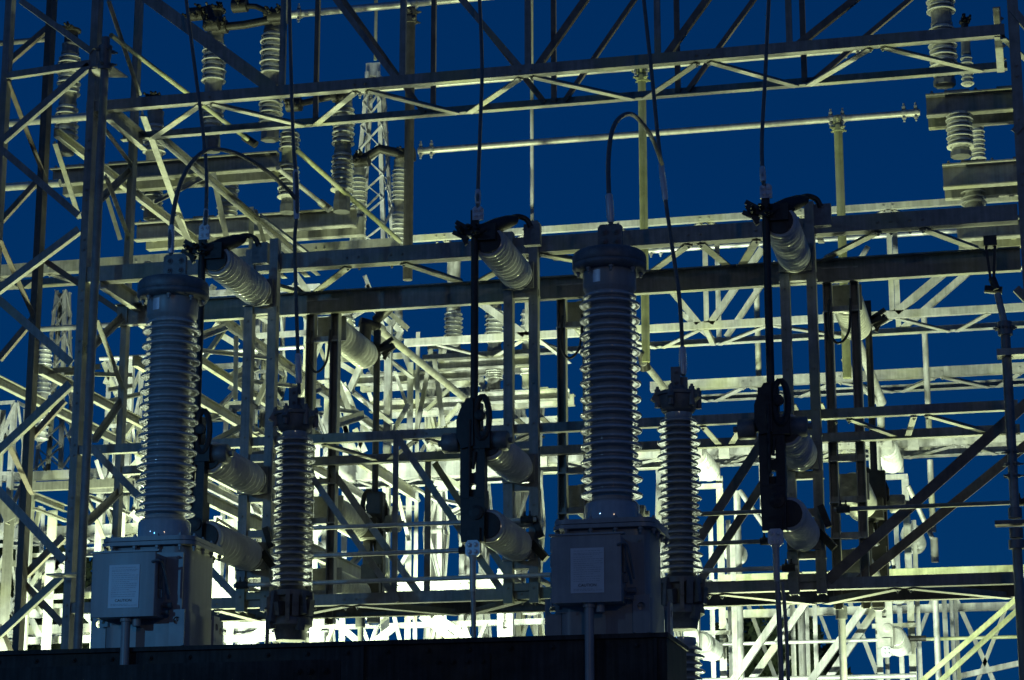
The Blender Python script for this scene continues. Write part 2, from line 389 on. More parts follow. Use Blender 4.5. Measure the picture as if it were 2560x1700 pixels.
    cab = b.build('cabinet', PAINT, t, True)
    b = MB(); b.rbox(O+V((cx-0.004, yf-0.011, cz+0.002)), cw+0.016, 0.02, ch+0.014, 0.008)
    b.box(O+V((cx, yf-0.002, cz+ch/2+0.017)), cw+0.05, 0.06, 0.012)
    b.build('cabinet_door', PAINT, cab, True)
    b = MB()
    for dz in (-0.19, -0.06, 0.07, 0.17): b.tube([O+V((cx-cw/2-0.02, yf+0.03, cz+dz-0.045)), O+V((cx-cw/2-0.02, yf+0.03, cz+dz+0.045))], 0.009, 8)
    b.box(O+V((cx-cw/2-0.012, yf+0.03, cz)), 0.012, 0.03, ch-0.04)
    b.build('hinge', PAINT, cab)
    b = MB(); b.box(O+V((cx+cw/2+0.014, yf+0.06, cz+0.08)), 0.012, 0.05, 0.2); b.box(O+V((cx+cw/2+0.02, yf+0.055, cz-0.06)), 0.02, 0.03, 0.055)
    b.tube(spline([O+V((cx+cw/2-0.02, yf-0.03, cz+0.15)), O+V((cx+cw/2+0.03, yf-0.03, cz+0.16)), O+V((cx+cw/2+0.045, yf+0.02, cz+0.12)), O+V((cx+cw/2+0.07, yf+0.08, cz-0.06))], 6), 0.009, 8)
    b.tube([O+V((cx+cw/2+0.015, yf+0.12, cz-0.13)), O+V((cx+cw/2+0.075, yf+0.12, cz-0.13))], 0.02, 10)
    b.tube([O+V((cx+cw/2+0.015, yf+0.1, cz-0.18)), O+V((cx+cw/2+0.06, yf+0.1, cz-0.18))], 0.016, 10)
    b.build('latch', CASTG, cab)
    lw, lh = 0.222, 0.295; lx = cx+0.005; lz = cz-0.01
    b = MB(); b.box(O+V((lx, yf-0.0235, lz)), lw, 0.005, lh); b.build('notice_plate', PLATE, cab)
    b = MB()
    rows = [0.128, 0.113, 0.104, 0.088, 0.074, 0.060, 0.046, 0.032, 0.018, 0.004, -0.010, -0.024, -0.040, -0.056, -0.070]
    for i, dz in enumerate(rows + [-0.122, -0.131]):
        x = -lw/2+0.02; wmax = lw-0.045 if i % 4 != 3 else lw*0.55
        while x < -lw/2+0.02+wmax:
            w_ = random.uniform(0.008, 0.026); b.box(O+V((lx+x+w_/2, yf-0.0268, lz+dz)), w_, 0.0012, 0.0026); x += w_+0.005
    b.build('fine_print', INK2, cab)
    tx = bpy.data.curves.new('caution_lettering', 'FONT'); tx.body = 'CAUTION'; tx.align_x = 'CENTER'; tx.size = 0.027; tx.extrude = 0.0006
    to = bpy.data.objects.new('caution_lettering', tx); COL.objects.link(to); to.data.materials.append(INK)
    to.rotation_euler = (math.pi/2, 0, 0)
    bpy.context.view_layer.update()
    me = bpy.data.meshes.new_from_object(to.evaluated_get(bpy.context.evaluated_depsgraph_get())); bpy.data.objects.remove(to)
    to = bpy.data.objects.new('caution_lettering', me); COL.objects.link(to); me.materials.clear(); me.materials.append(INK)
    to.rotation_euler = (math.pi/2, 0, 0); to.location = V((lx, yf-0.0272, lz-0.106)); to.parent = cab
    # conduit from the cabinet down over the stand
    b = MB(); q = O+V((cx+0.0, yf+0.05, 0))
    b.tube([q+EZ*(cz-ch/2), q+EZ*(cz-ch/2-0.03)], 0.042); b.tube([q+EZ*(cz-ch/2-0.02), q-EZ*0.9], 0.031)
    b.tube([q+V((0.07, 0.02, cz-ch/2)), q+V((0.07, 0.02, cz-ch/2-0.06))], 0.03)
    b.build('conduit', PAINT, t, True)
    return t, X, zf, O
CT1, XCT1, zfc, OCT = transformer(402)
XCT2 = Xof(1530, Y_CT, Zof(1270, XCT1+3, Y_CT))
CT2 = copy_thing(CT1, (XCT2, Y_CT, ZS+0.004), 'grey transformer standing right on the dark beam, its cabinet front in brownish dark')
for o in (CT1, CT2):
    pass

# ------------------------------------------------------------------ ribbed interrupter columns between the transformers
Y_IC = 16.4
def interrupter(px):
    P = at(px, 1250, Y_IC); X = P.x; O = V((X, Y_IC, 0)); zf = lambda y: Zof(y, X, Y_IC)
    t = thing('interrupter_column', 'slim ribbed porcelain column rising right of the left transformer', 'insulator', (X, Y_IC, 0), 'slim porcelain columns')
    z0, z1 = zf(1455), zf(1118); n = 11; p = (z1-z0)/(n-1)
    def porc(za, zb, nn, name):
        pr = [(0.086, za-0.06), (0.09, za-0.03)] + sheds(za, (zb-za)/(nn-1), nn, 0.09, 0.162, 0.142, True, 0.024) + [(0.095, zb+p*0.75), (0.1, zb+p*0.95), (0.098, zb+p+0.03), (0.02, zb+p+0.031)]
        MB().lathe(pr, O, EZ, 40).build(name, PORCD, t, True, ang=55)
    porc(z0, z1, n, 'upper_porcelain')
    zt = z1+p+0.02
    b = MB(); b.lathe([(0.1, zt-0.01), (0.118, zt), (0.13, zt+0.02), (0.15, zt+0.09), (0.152, zt+0.115), (0.14, zt+0.12)], O, EZ, 28)
    b.lathe([(0.14, zt+0.115), (0.17, zt+0.118), (0.172, zt+0.14), (0.15, zt+0.15), (0.06, zt+0.165), (0.05, zt+0.2), (0.02, zt+0.2)], O, EZ, 28)
    for k in range(6):
        a = 2*math.pi*k/6+0.35; q = O+V((0.155*math.cos(a), 0.155*math.sin(a), zt))
        b.tube([q+EZ*0.03, q+EZ*0.16], 0.022, 8); b.bolt(q+EZ*0.155, EZ, 0.022, 0.02)
    for (a, l) in ((200, 0.19), (262, 0.175), (330, 0.185)):
        d = V((math.cos(rad(a)), math.sin(rad(a)), 0)); b.bar(O+d*0.11+EZ*(zt+0.075), O+d*l+EZ*(zt+0.12), 0.07, 0.045)
    b.build('head_casting', CASTG, t, True)
    # cable lug standing on the head
    b = MB(); b.box(O+V((-0.01, -0.03, zt+0.26)), 0.07, 0.02, 0.16); b.box(O+V((0.02, 0.01, zt+0.22)), 0.10, 0.05, 0.09)
    for dz in (0.22, 0.30): b.bolt(O+V((-0.01, -0.04, zt+dz)), -EY, 0.016, 0.014)
    b.build('terminal_pad', CASTG, t)
    zb = z0-0.065; zend = zf(1602)
    b = MB(); b.lathe([(0.098, zb+0.03), (0.12, zb+0.0), (0.16, zb-0.01), (0.16, zb-0.05), (0.12, zb-0.06), (0.105, zb-0.12), (0.11, zb-0.2), (0.15, zb-0.21), (0.165, zb-0.235), (0.165, zb-0.27), (0.14, zb-0.285), (0.12, zb-0.32), (0.115, zend+0.03), (0.11, zend)], O, EZ, 22)
    for (a_, r_, z_, sx_, sz_) in ((200, .12, -.13, .10, .16), (250, .13, -.15, .09, .10), (300, .12, -.12, .08, .17), (340, .14, -.14, .10, .12), (40, .12, -.14, .1, .16), (120, .12, -.12, .1, .15), (225, .15, -.25, .06, .10), (315, .15, -.27, .07, .09)):
        d = V((math.cos(rad(a_)), math.sin(rad(a_)), 0)); b.bar(O+d*r_+EZ*(zb+z_-sz_/2), O+d*(r_+.015)+EZ*(zb+z_+sz_/2), sx_, .05, up=d)
    for k in range(9):
        a = 2*math.pi*k/9; d = V((math.cos(a), math.sin(a), 0)); b.bar(O+d*0.155+EZ*(zb-0.02), O+d*random.uniform(0.15, 0.185)+EZ*(zb-0.30*random.uniform(0.5, 1)), random.uniform(0.03, 0.06), 0.03, up=d)
        b.bolt(O+d*0.165+EZ*(zb-0.14), d, 0.02, 0.02)
    b.tube([O+V((-0.165, -0.05, zb-0.05)), O+V((-0.168, -0.05, zb-0.5))], 0.016, 8)
    b.build('middle_casting', CASTG, t, True)
    porc(zend-0.1-9*p, zend-0.1-p*0.9, 9, 'lower_porcelain')
    zl = zend-0.1-9*p-0.06
    b = MB(); b.lathe([(0.2, zl-0.1), (0.2, zl-0.02), (0.12, zl), (0.1, zl+0.02)], O, EZ, 24); b.box(V((X, Y_IC, (zl-0.1)/2)), 0.25, 0.25, zl-0.104)
    b.build('pedestal', DARKST, t)
    return t, X, zt+0.34
IC1, XI1, ZIC = interrupter(734)
XI2 = Xof(1697, Y_IC, Zof(1100, XI1+3, Y_IC))
IC2 = copy_thing(IC1, (XI2, Y_IC, 0), 'slim ribbed porcelain column rising right behind the right transformer')

# ------------------------------------------------------------------ cables
def cable(pts, r, name='cable', label='', sleeves=(), group='hanging conductors', lug=None, seg=10):
    P = [at(*p) for p in pts]; sp = spline(P, 10)
    t = thing(name, label, 'cable', sp[-1], group)
    o = MB().tube(sp, r, seg).build('conductor', CABLE, t, True)
    me = o.data; uv = me.uv_layers.new(name='UVMap'); L = 0.0; ls = [0.0]
    for i in range(1, len(sp)): L += (sp[i]-sp[i-1]).length; ls.append(L)
    for poly in me.polygons:
        for li in poly.loop_indices:
            vi = me.loops[li].vertex_index; uv.data[li].uv = ((vi % seg)/seg*0.6, ls[min(vi//seg, len(ls)-1)]*3.0)
    for (a, b, rr) in sleeves:            # sleeves between two picture rows
        m_ = MB(); q0 = min(sp, key=lambda p: abs(proj(p)[1]-a)); q1 = min(sp, key=lambda p: abs(proj(p)[1]-b)); q2 = (q0+q1)/2
        d = (q1-q0); m_.tube([q0, q0+d*0.06, q0+d*0.94, q1], [rr*0.75, rr, rr, rr*0.75], 12)
        for k in range(3, 10): m_.tube([q0+d*(k/12), q0+d*(k/12+0.03)], rr*1.06, 12)
        m_.build('compression_sleeve', BRIGHT if rr < 0.03 else CASTG, t, True)
    if lug:
        c = at(*lug[:3]); w, h = lug[3:5]; m_ = MB()
        m_.sect(c-EY*0.012, c+EY*0.012, [(-w/2, -h/2), (w/2, -h/2), (w/2, h/2-0.02), (w/2-0.02, h/2), (-w/2+0.02, h/2), (-w/2, h/2-0.02)], EX, EZ)
        for dx in (-w*0.22, w*0.22):
            for dz in (-h*0.22, h*0.22): m_.bolt(c+V((dx, -0.012, dz)), -EY, 0.021, 0.014)
        m_.build('terminal_pad', BRIGHT, t)
    return t
def proj(p):
    a = RT @ (p-CAM); return (1280+FPX*a.x/-a.z, 850-FPX*a.y/-a.z)
YS = 16.35                                           # plane of the switch blades
cable([(458, -60, 17), (482, 130, 16.9), (504, 300, 16.7), (516, 420, 16.5), (515, 530, YS), (512, 572, YS)], 0.0155, label='straight conductor dropping to the left switch behind the small loop', sleeves=[(522, 572, 0.02)], lug=(511, 580, YS, 0.085, 0.13))
cable([(1196, -60, 17), (1205, 153, 16.9), (1201, 306, 16.6), (1195, 474, YS), (1195, 520, YS)], 0.0155, label='straight conductor dropping to the middle switch', sleeves=[(474, 512, 0.022)], lug=(1195, 533, YS, 0.085, 0.11))
cable([(1925, -60, 17), (1913, 191, 16.9), (1905, 344, 16.6), (1907, 440, YS), (1912, 468, YS)], 0.0155, label='straight conductor dropping to the right switch', sleeves=[(416, 455, 0.022)], lug=(1915, 478, YS, 0.09, 0.11))
cable([(722, -60, 17), (729, 230, 16.8), (735, 383, 16.6), (742, 460, 16.45), (742, 543, 16.4), (737, 600, 16.4), (740, 741, 16.4), (746, 913, 16.4), (748, 985, 16.38)], 0.0155, label='long conductor running down to the slim column right of the left transformer', sleeves=[(424, 552, 0.024), (880, 960, 0.026)])
cable([(1603, -60, 17), (1630, 191, 16.8), (1645, 344, 16.6), (1664, 501, 16.5), (1678, 600, 16.45), (1698, 741, 16.4), (1706, 868, 16.4), (1708, 940, 16.38)], 0.0155, label='long slanting conductor running down to the slim column behind the right transformer', sleeves=[(405, 500, 0.022), (866, 934, 0.026)])
cable([(428, 640, 14.99), (426, 589, 15), (440, 497, 15.1), (463, 432, 15.2), (497, 388, 15.4), (536, 373, 15.6), (597, 386, 15.8), (658, 421, 16), (712, 467, 16.3), (740, 497, 16.42)], 0.017, name='looped_cable', label='arched cable looping from the left transformer head to the straight conductor', sleeves=[(560, 634, 0.023)], group='arched transformer cables')
cable([(1528, 565, 14.99), (1526, 540, 15), (1522, 478, 15), (1521, 402, 15.1), (1528, 337, 15.2), (1544, 300, 15.35), (1569, 285, 15.5), (1591, 293, 15.7), (1618, 325, 15.9), (1637, 360, 16.2), (1655, 410, 16.5)], 0.017, name='looped_cable', label='arched cable looping from the right transformer head to the slanting conductor', sleeves=[(484, 556, 0.026)], group='arched transformer cables')

# ------------------------------------------------------------------ FRONT BAY : girders, columns
YF, YR = 17.5, 18.33
GR = 'front steel girders'
def chord(b, x0, x1, Y, z, w, back=EY, w2=None, t=0.011):
    return b.angle((x0, Y, z), (x1, Y, z), w, EZ, back, w2, t)
def girder(name, label, ref, x0p, x1p, Yf, Yr, wf, wr, fn, rn, mats, group, rear='angle', wl=0.06, start='f', dzr=0.0):
    """two parallel chords at one height with flat lacing below; ref = pixel on the lower front edge"""
    P = at(ref[0], ref[1], Yf); z = P.z; x0 = Xof(x0p, Yf, z); x1 = Xof(x1p, Yf, z)
    t = thing(name, label, 'girder', ((x0+x1)/2, (Yf+Yr)/2, z), group)
    b = MB(); chord(b, x0, x1, Yf, z, wf, EY, wf*0.85)
    nodesf = [Xof(p, Yf, z) for p in fn]; nodesr = [Xof(p, Yr, z) for p in rn]
    for X in nodesf:
        for d in (-0.05, 0.05):
            b.bolt(V((X+d, Yf, z+wf*0.45)), -EY, 0.013, 0.01); b.bolt(V((X+d, Yf+0.05, z-0.022)), -EZ, 0.013, 0.01)
    b.build('front_chord', mats[0], t)
    b = MB(); zr = z+dzr
    if rear == 'angle': chord(b, x0, x1, Yr, zr, wr, -EY, wr*0.85)
    else: b.channel((x0, Yr, zr), (x1, Yr, zr), wr, 0.07, EZ, -EY, 0.012)
    b.build('rear_chord', mats[1], t)
    seq = []; a, c = list(nodesf), list(nodesr)
    k = sorted([(x, 'f') for x in a]+[(x, 'r') for x in c])
    for i in range(len(k)-1):
        (xa, sa), (xb, sb) = k[i], k[i+1]
        if sa == sb: continue
        p = V((xa+0.05, Yf+0.05 if sa == 'f' else Yr-0.05, z-0.0135)); q = V((xb-0.05, Yf+0.05 if sb == 'f' else Yr-0.05, z-0.0135))
        d = (q-p).normalized(); u = EZ.cross(d)
        if u.y > 0: u = -u
        m_ = MB(); m_.angle(p-u*wl/2, q-u*wl/2, wl, u, EZ, wl*0.8, 0.009); m_.build('lacing_bar', mats[2], t)
    return t, z
# upper girder (deep box girder, only its lower half is in the picture)
UG, ZU = girder('box_girder', 'uppermost front girder crossing the whole top of the picture', (241, 277), 215, 2512, YF, YR, 0.092, 0.08,
    [509, 899, 1312, 1755, 2190], [372, 778, 1162, 1600, 2008, 2470], (GALVF, GALVF, GALV), GR)
def web(t, Y, z, items, w, m, behind):
    for (x0, y0, x1, y1) in items:           # members rising from the chord in the vertical plane at Y
        a = at(x1, y1, Y); c = at(x0, y0, Y)
        if abs(x1-x0) < 14: c = V((a.x, a.y, c.z))
        c = a + (c-a)*1.25                   # run on above the picture
        d = (c-a).normalized(); u = d.cross(EY)
        b = MB(); off = EY*(0.012 if behind > 0 else -0.012)
        b.angle(a-u*w/2+off, c-u*w/2+off, w, u, EY*behind, w*0.8, 0.009)
        b.build('vertical_post' if abs(x1-x0) < 14 else 'diagonal_brace', m, t)
web(UG, YF, ZU, [(705, 0, 702, 225), (840, 0, 990, 197), (1005, 0, 1004, 197), (1155, 0, 1302, 170), (1318, 0, 1318, 168), (1642, 0, 1643, 138), (1972, 0, 1973, 112)], 0.05, GALVF, 1)
web(UG, YF, ZU, [(378, 0, 682, 222)], 0.11, GALVF, 1)
web(UG, YF, ZU, [(1458, 0, 1339, 168), (1763, 0, 1660, 142), (2130, 0, 1993, 110)], 0.058, RUST, 1)
web(UG, YR, ZU, [(802, 0, 790, 305), (1085, 0, 1084, 280), (1386, 0, 1386, 256), (1691, 0, 1696, 232), (2004, 0, 2012, 206), (1588, 0, 1412, 255), (1886, 0, 1719, 230), (2276, 0, 2030, 207), (880, 30, 1062, 284), (1190, 40, 1362, 258)], 0.05, RUST, -1)

G2, Z2 = girder('lattice_girder', 'heavy front girder passing behind the three top switch insulators', (245, 703), 200, 2545, YF, YR, 0.135, 0.20,
    [560, 880, 990, 1330, 1735, 1905, 2210, 2290], [775, 1180, 1615, 1840, 2040, 2470], (GALVF, GALVF, GALVF), GR, rear='channel', wl=0.07, dzr=-0.19)
G3, Z3 = girder('lattice_girder', 'slim front girder level with the switch hinges', (823, 1106), 195, 2545, YF, YR, 0.075, 0.085,
    [790, 1050, 1340, 1740, 1870, 2105, 2300], [420, 960, 1200, 1815, 2255, 2480], (GALVF, GALVF, GALVF), GR, wl=0.05, dzr=-0.03)
G4, Z4 = girder('lattice_girder', 'lowest front girder just above the dark beam', (780, 1514), 160, 2545, YF, YR, 0.088, 0.12,
    [525, 874, 1318, 1787, 2259], [300, 665, 1163, 1480, 2052, 2540], (GALVF, DARKST, GALVF), GR, rear='channel', wl=0.075)

# braces between the two lower front girders
def pair_brace(name, label, items, group='braces between the front girders'):
    t = None
    for (x0, y0, x1, y1, Y, w, m) in items:
        a, c = at(x0, y0, Y), at(x1, y1, Y)
        if t is None: t = thing(name, label, 'brace', (a+c)/2, group)
        if abs(x0-x1) < 12: c.x = a.x
        d = (c-a).normalized(); u = d.cross(EY)
        if u.x < 0: u = -u
        MB().angle(a-u*w/2, c-u*w/2, w, u, EY, w*0.8, 0.009).build('brace_bar', m, t)
pair_brace('steel_bracing', 'vertical and slanting steel bars between the left and middle switch', [(990, 1086, 989, 1500, YF-.014, 0.046, GALVF), (990, 1088, 1266, 1494, YF-.026, 0.055, GALVF), (715, 1098, 995, 1503, YF-.026, 0.05, GALVF),
    (1070, 1140, 1069, 1530, YR+.014, 0.052, RUST), (1086, 1157, 1310, 1500, YR+.014, 0.055, GALVF), (822, 1166, 1076, 1526, YR+.014, 0.06, GALVF)])
pair_brace('steel_bracing', 'slanting steel bar from the left column to the foot of the left switch', [(226, 1117, 606, 1508, YF-.014, 0.06, GALVF)])
pair_brace('steel_bracing', 'two dark parallel bars slanting up to the right column', [(2070, 1450, 2575, 1000, YF-.014, 0.082, RUST), (2145, 1453, 2580, 1100, YR+.014, 0.075, RUST)])
pair_brace('steel_bracing', 'two dark parallel bars slanting down left from the right switch', [(1912, 1093, 1745, 1352, YF-.014, 0.072, RUST), (1925, 1180, 1735, 1475, YR+.014, 0.068, RUST)])

# lattice columns
def column(name, label, legs, braces, ztop, group='front lattice columns'):
    c0 = legs[0]; t = None
    for (x0, y0, Y, w, m, ux, uy, dx) in legs:
        a = at(x0, y0, Y)
        if t is None: t = thing(name, label, 'column', (a.x, a.y, 0), group)
        b = MB(); b.angle((a.x, a.y, 0), (a.x, a.y, ztop), w, EX*ux, EY*uy, dx or w, 0.012)
        for k in range(14):
            z = 2.2+k*0.45; b.bolt(V((a.x+ux*w*0.5, a.y, z)), -EY, 0.014, 0.01); b.bolt(V((a.x+ux*w*0.5, a.y, z+0.09)), -EY, 0.014, 0.01)
        b.build('leg', m, t)
    for (x0, y0, Ya, x1, y1, Yb, w, m) in braces:
        a, c = at(x0, y0, Ya), at(x1, y1, Yb); d = (c-a).normalized(); vv = EY if abs(d.y) < 0.5 else EX
        u = d.cross(vv)
        if u.z < 0: u = -u
        MB().angle(a-u*w/2, c-u*w/2, w, u, vv, w*0.8, 0.009).build('brace', m, t)
    return t
FBr = [(15, 188, 222, 157, .06), (50, 0, 228, 128, .055), (4, 350, 222, 161, .06), (-10, 362, 196, 538, .06), (-10, 726, 196, 572, .065), (-10, 743, 178, 908, .07), (-10, 1130, 174, 958, .07), (-10, 1220, 160, 1402, .07), (-10, 1590, 152, 1440, .06)]
LBr = [(15, 199, 108, 440, .055), (-5, 595, 84, 795, .06), (10, 1090, 74, 1230, .06), (0, 1568, 30, 1640, .05)]
RBr = [(268, 0, 346, 235, .05), (228, 280, 330, 415, .05), (322, 425, 204, 538, .055), (262, 440, 320, 596, .05), (237, 795, 307, 978, .055), (306, 787, 214, 875, .06), (299, 1001, 230, 1100, .055), (214, 1240, 254, 1340, .05), (296, 1226, 212, 1306, .06)]
BBr = [(19, 153, 116, 69, .055), (92, 451, 0, 552, .05), (84, 791, -5, 897, .055), (157, 1341, 55, 1443, .06), (57, 1456, 155, 1560, .06), (70, 1100, 160, 1000, .05), (110, 650, 330, 800, .05)]
LC = column('lattice_column', 'blue-grey lattice steel column at the left edge, braced with crossing bars',
    [(247, 0, YF-.02, 0.066, GALVF, -1, 1, 0.105), (29, 0, YF-.02, 0.06, GALVF, -1, 1, 0.09), (141, 57, YR+.05, 0.105, DARKST, -1, -1, 0), (360, 0, YR+.05, 0.085, GALVF, -1, -1, 0)],
    [(a, b, YF-.035, c, d, YF-.035, w, GALVF) for (a, b, c, d, w) in FBr] + [(a, b, YF, c, d, YR+.03, w, RUST) for (a, b, c, d, w) in LBr] +
    [(a, b, YF if a < c else YR+.03, c, d, YR+.03 if a < c else YF, w, GALVF) for (a, b, c, d, w) in RBr] + [(a, b, YR+.06, c, d, YR+.06, w, RUST) for (a, b, c, d, w) in BBr], 10.5)
RC = column('lattice_column', 'lattice steel column cut off by the right edge of the picture',
    [(2517, 0, YF-.02, 0.085, GALVF, 1, 1, 0), (2740, 0, YF-.02, 0.085, GALVF, 1, 1, 0), (2600, 30, YR+.05, 0.085, GALVF, 1, -1, 0)],
    [(2500, 90, YF, 2575, 160, YR, .06, GALVF), (2530, 20, YF-.035, 2640, 150, YF-.035, .06, GALVF), (2535, 330, YF-.035, 2650, 200, YF-.035, .06, GALVF), (2540, 720, YF-.035, 2700, 880, YF-.035, .06, GALVF)], 10.5)

# end plates of the upper girder and the end beams along the columns
def ydir(b, x0, y0, Ya, Yb, h, side=1, fl=0.06, t=0.011):
    """channel running straight back from pixel (x0,y0) (its lower edge) at Ya to Yb"""
    a = at(x0, y0, Ya); return b.channel(a, (a.x, Yb, a.z), h, fl, EZ, EX*side, t)
for (lab, x, y, Ya, Yb, h) in (('end plate tying the upper girder to the right column', 2505, 92, YF+.02, YR, 0.26), ('end channel tying the upper girder to the left column', 262, 300, YF+.02, YR+.03, 0.15), ('end channel tying the heavy girder to the left column', 248, 722, YF+.02, YR+.03, 0.15)):
    t = thing('end_channel', lab, 'steel channel', at(x, y, Ya), 'girder end channels'); b = MB(); ydir(b, x, y, Ya, Yb, h, -1 if x > 1000 else 1)
    a = at(x, y, Ya); s = -1 if x > 1000 else 1
    for Y in (Ya+.1, Yb-.1): b.bolt(V((a.x-0.0, Y, a.z+h*0.3)), -EX*s, 0.016, 0.012); b.bolt(V((a.x, Y, a.z+h*0.75)), -EX*s, 0.016, 0.012)
    b.build('channel', GALV, t)

# conduits beside both columns
def conduit_left():
    p = at(250, 420, 17.2); z = lambda y: Zof(y, p.x, 17.2)
    t = thing('conduit_pipe', 'thin blue-grey conduit pipe running up the left lattice column', 'pipe', (p.x, 17.2, 0), 'conduits on the columns')
    MB().tube([(p.x, 17.2, 0), (p.x, 17.2, z(170))], 0.036).build('pipe', GALVF, t, True)
    b = MB(); zt = z(170)
    b.tube([(p.x, 17.2, zt-0.02), (p.x, 17.2, zt+0.04)], 0.06); b.tube([(p.x, 17.2, zt+0.04), (p.x, 17.2, zt+0.2)], [0.045, 0.06]); b.tube([(p.x, 17.2, zt+0.2), (p.x, 17.2, zt+0.28)], 0.035)
    for k in range(8): a = k*0.785; b.bolt(V((p.x+0.06*math.cos(a), 17.2+0.06*math.sin(a), zt+0.02+(k % 2)*0.14)), V((math.cos(a), math.sin(a), 0)), 0.018, 0.03)
    b.build('cap_fitting', CASTG, t, True)
    q = at(265, 178, 17.3); MB().sect(q-EZ*0.005, q+EZ*0.007, [(-0.16, 0.1), (0.13, 0.18), (0.10, -0.1), (-0.1, -0.08)], EX, EY).build('bracket_plate', GALV, t)
    q = at(165, 1438, 17.25); MB().box(q, 0.28, 0.16, 0.014).build('bracket_plate', GALV, t)
conduit_left()
def conduit_right():
    p = at(2517, 900, 17.1); z = lambda y: Zof(y, p.x, 17.1)
    t = thing('conduit_pipe', 'segmented conduit with couplings hanging by the right column', 'pipe', (p.x, 17.1, 0), 'conduits on the columns')
    MB().tube([(p.x, 17.1, 0), (p.x, 17.1, z(1372))], 0.036).build('pipe', GALVF, t, True)
    b = MB().tube([(p.x, 17.1, z(1290)), (p.x, 17.1, z(830))], 0.034); b.build('pipe', GALVF, t, True)
    b = MB()
    for (y0, y1, r) in ((838, 805, 0.055), (895, 880, 0.05), (1296, 1270, 0.05), (1372, 1350, 0.06), (1345, 1320, 0.05)): MB().tube([(p.x, 17.1, z(y0)), (p.x, 17.1, z(y1))], r).build('coupling', CASTG, t, True)
    b.tube([(p.x, 17.1, z(1200)), (p.x, 17.1, z(812))], 0.036)
    for k in range(10): a = k*0.63; b.bolt(V((p.x+0.055*math.cos(a), 17.1+0.055*math.sin(a), z(820))), V((math.cos(a), math.sin(a), 0)), 0.014, 0.02)
    for y in (1130, 1160, 1190):
        for k in range(5): a = k*1.25+y; b.bolt(V((p.x+0.03*math.cos(a), 17.1+0.03*math.sin(a), z(y))), V((math.cos(a), math.sin(a), 0)), 0.014, 0.03)
    b.build('bolt_ring', CASTG, t, True)
    MB().box((p.x+0.06, 17.1, z(885)), 0.26, 0.16, 0.05).build('bracket_plate', GALV, t)
    MB().box((p.x+0.0, 17.1, z(1308)), 0.30, 0.14, 0.03).build('bracket_plate', RUST, t)
    q0, q1 = at(2494, 735, 17.15), V((p.x, 17.1, z(812)))
    MB().tube([q0, q1], 0.026).build('pipe', GALV, t, True)
    f = MB(); q = at(2480, 690, 17.2); f.bar(q+V((-0.035, 0, 0.25)), q+V((-0.012, 0, -0.02)), 0.02, 0.05); f.bar(q+V((0.035, 0, 0.25)), q+V((0.012, 0, -0.02)), 0.02, 0.05); f.box(q+EZ*0.27, 0.1, 0.1, 0.08)
    f.tube([q-EZ*0.02, q+V((0.03, -0.02, -0.12))], 0.03); f.tube([q+V((-0.06, 0, -0.1)), q+V((0.07, 0, -0.12))], 0.032)
    f.build('hanger_fork', CAST, t)
conduit_right()

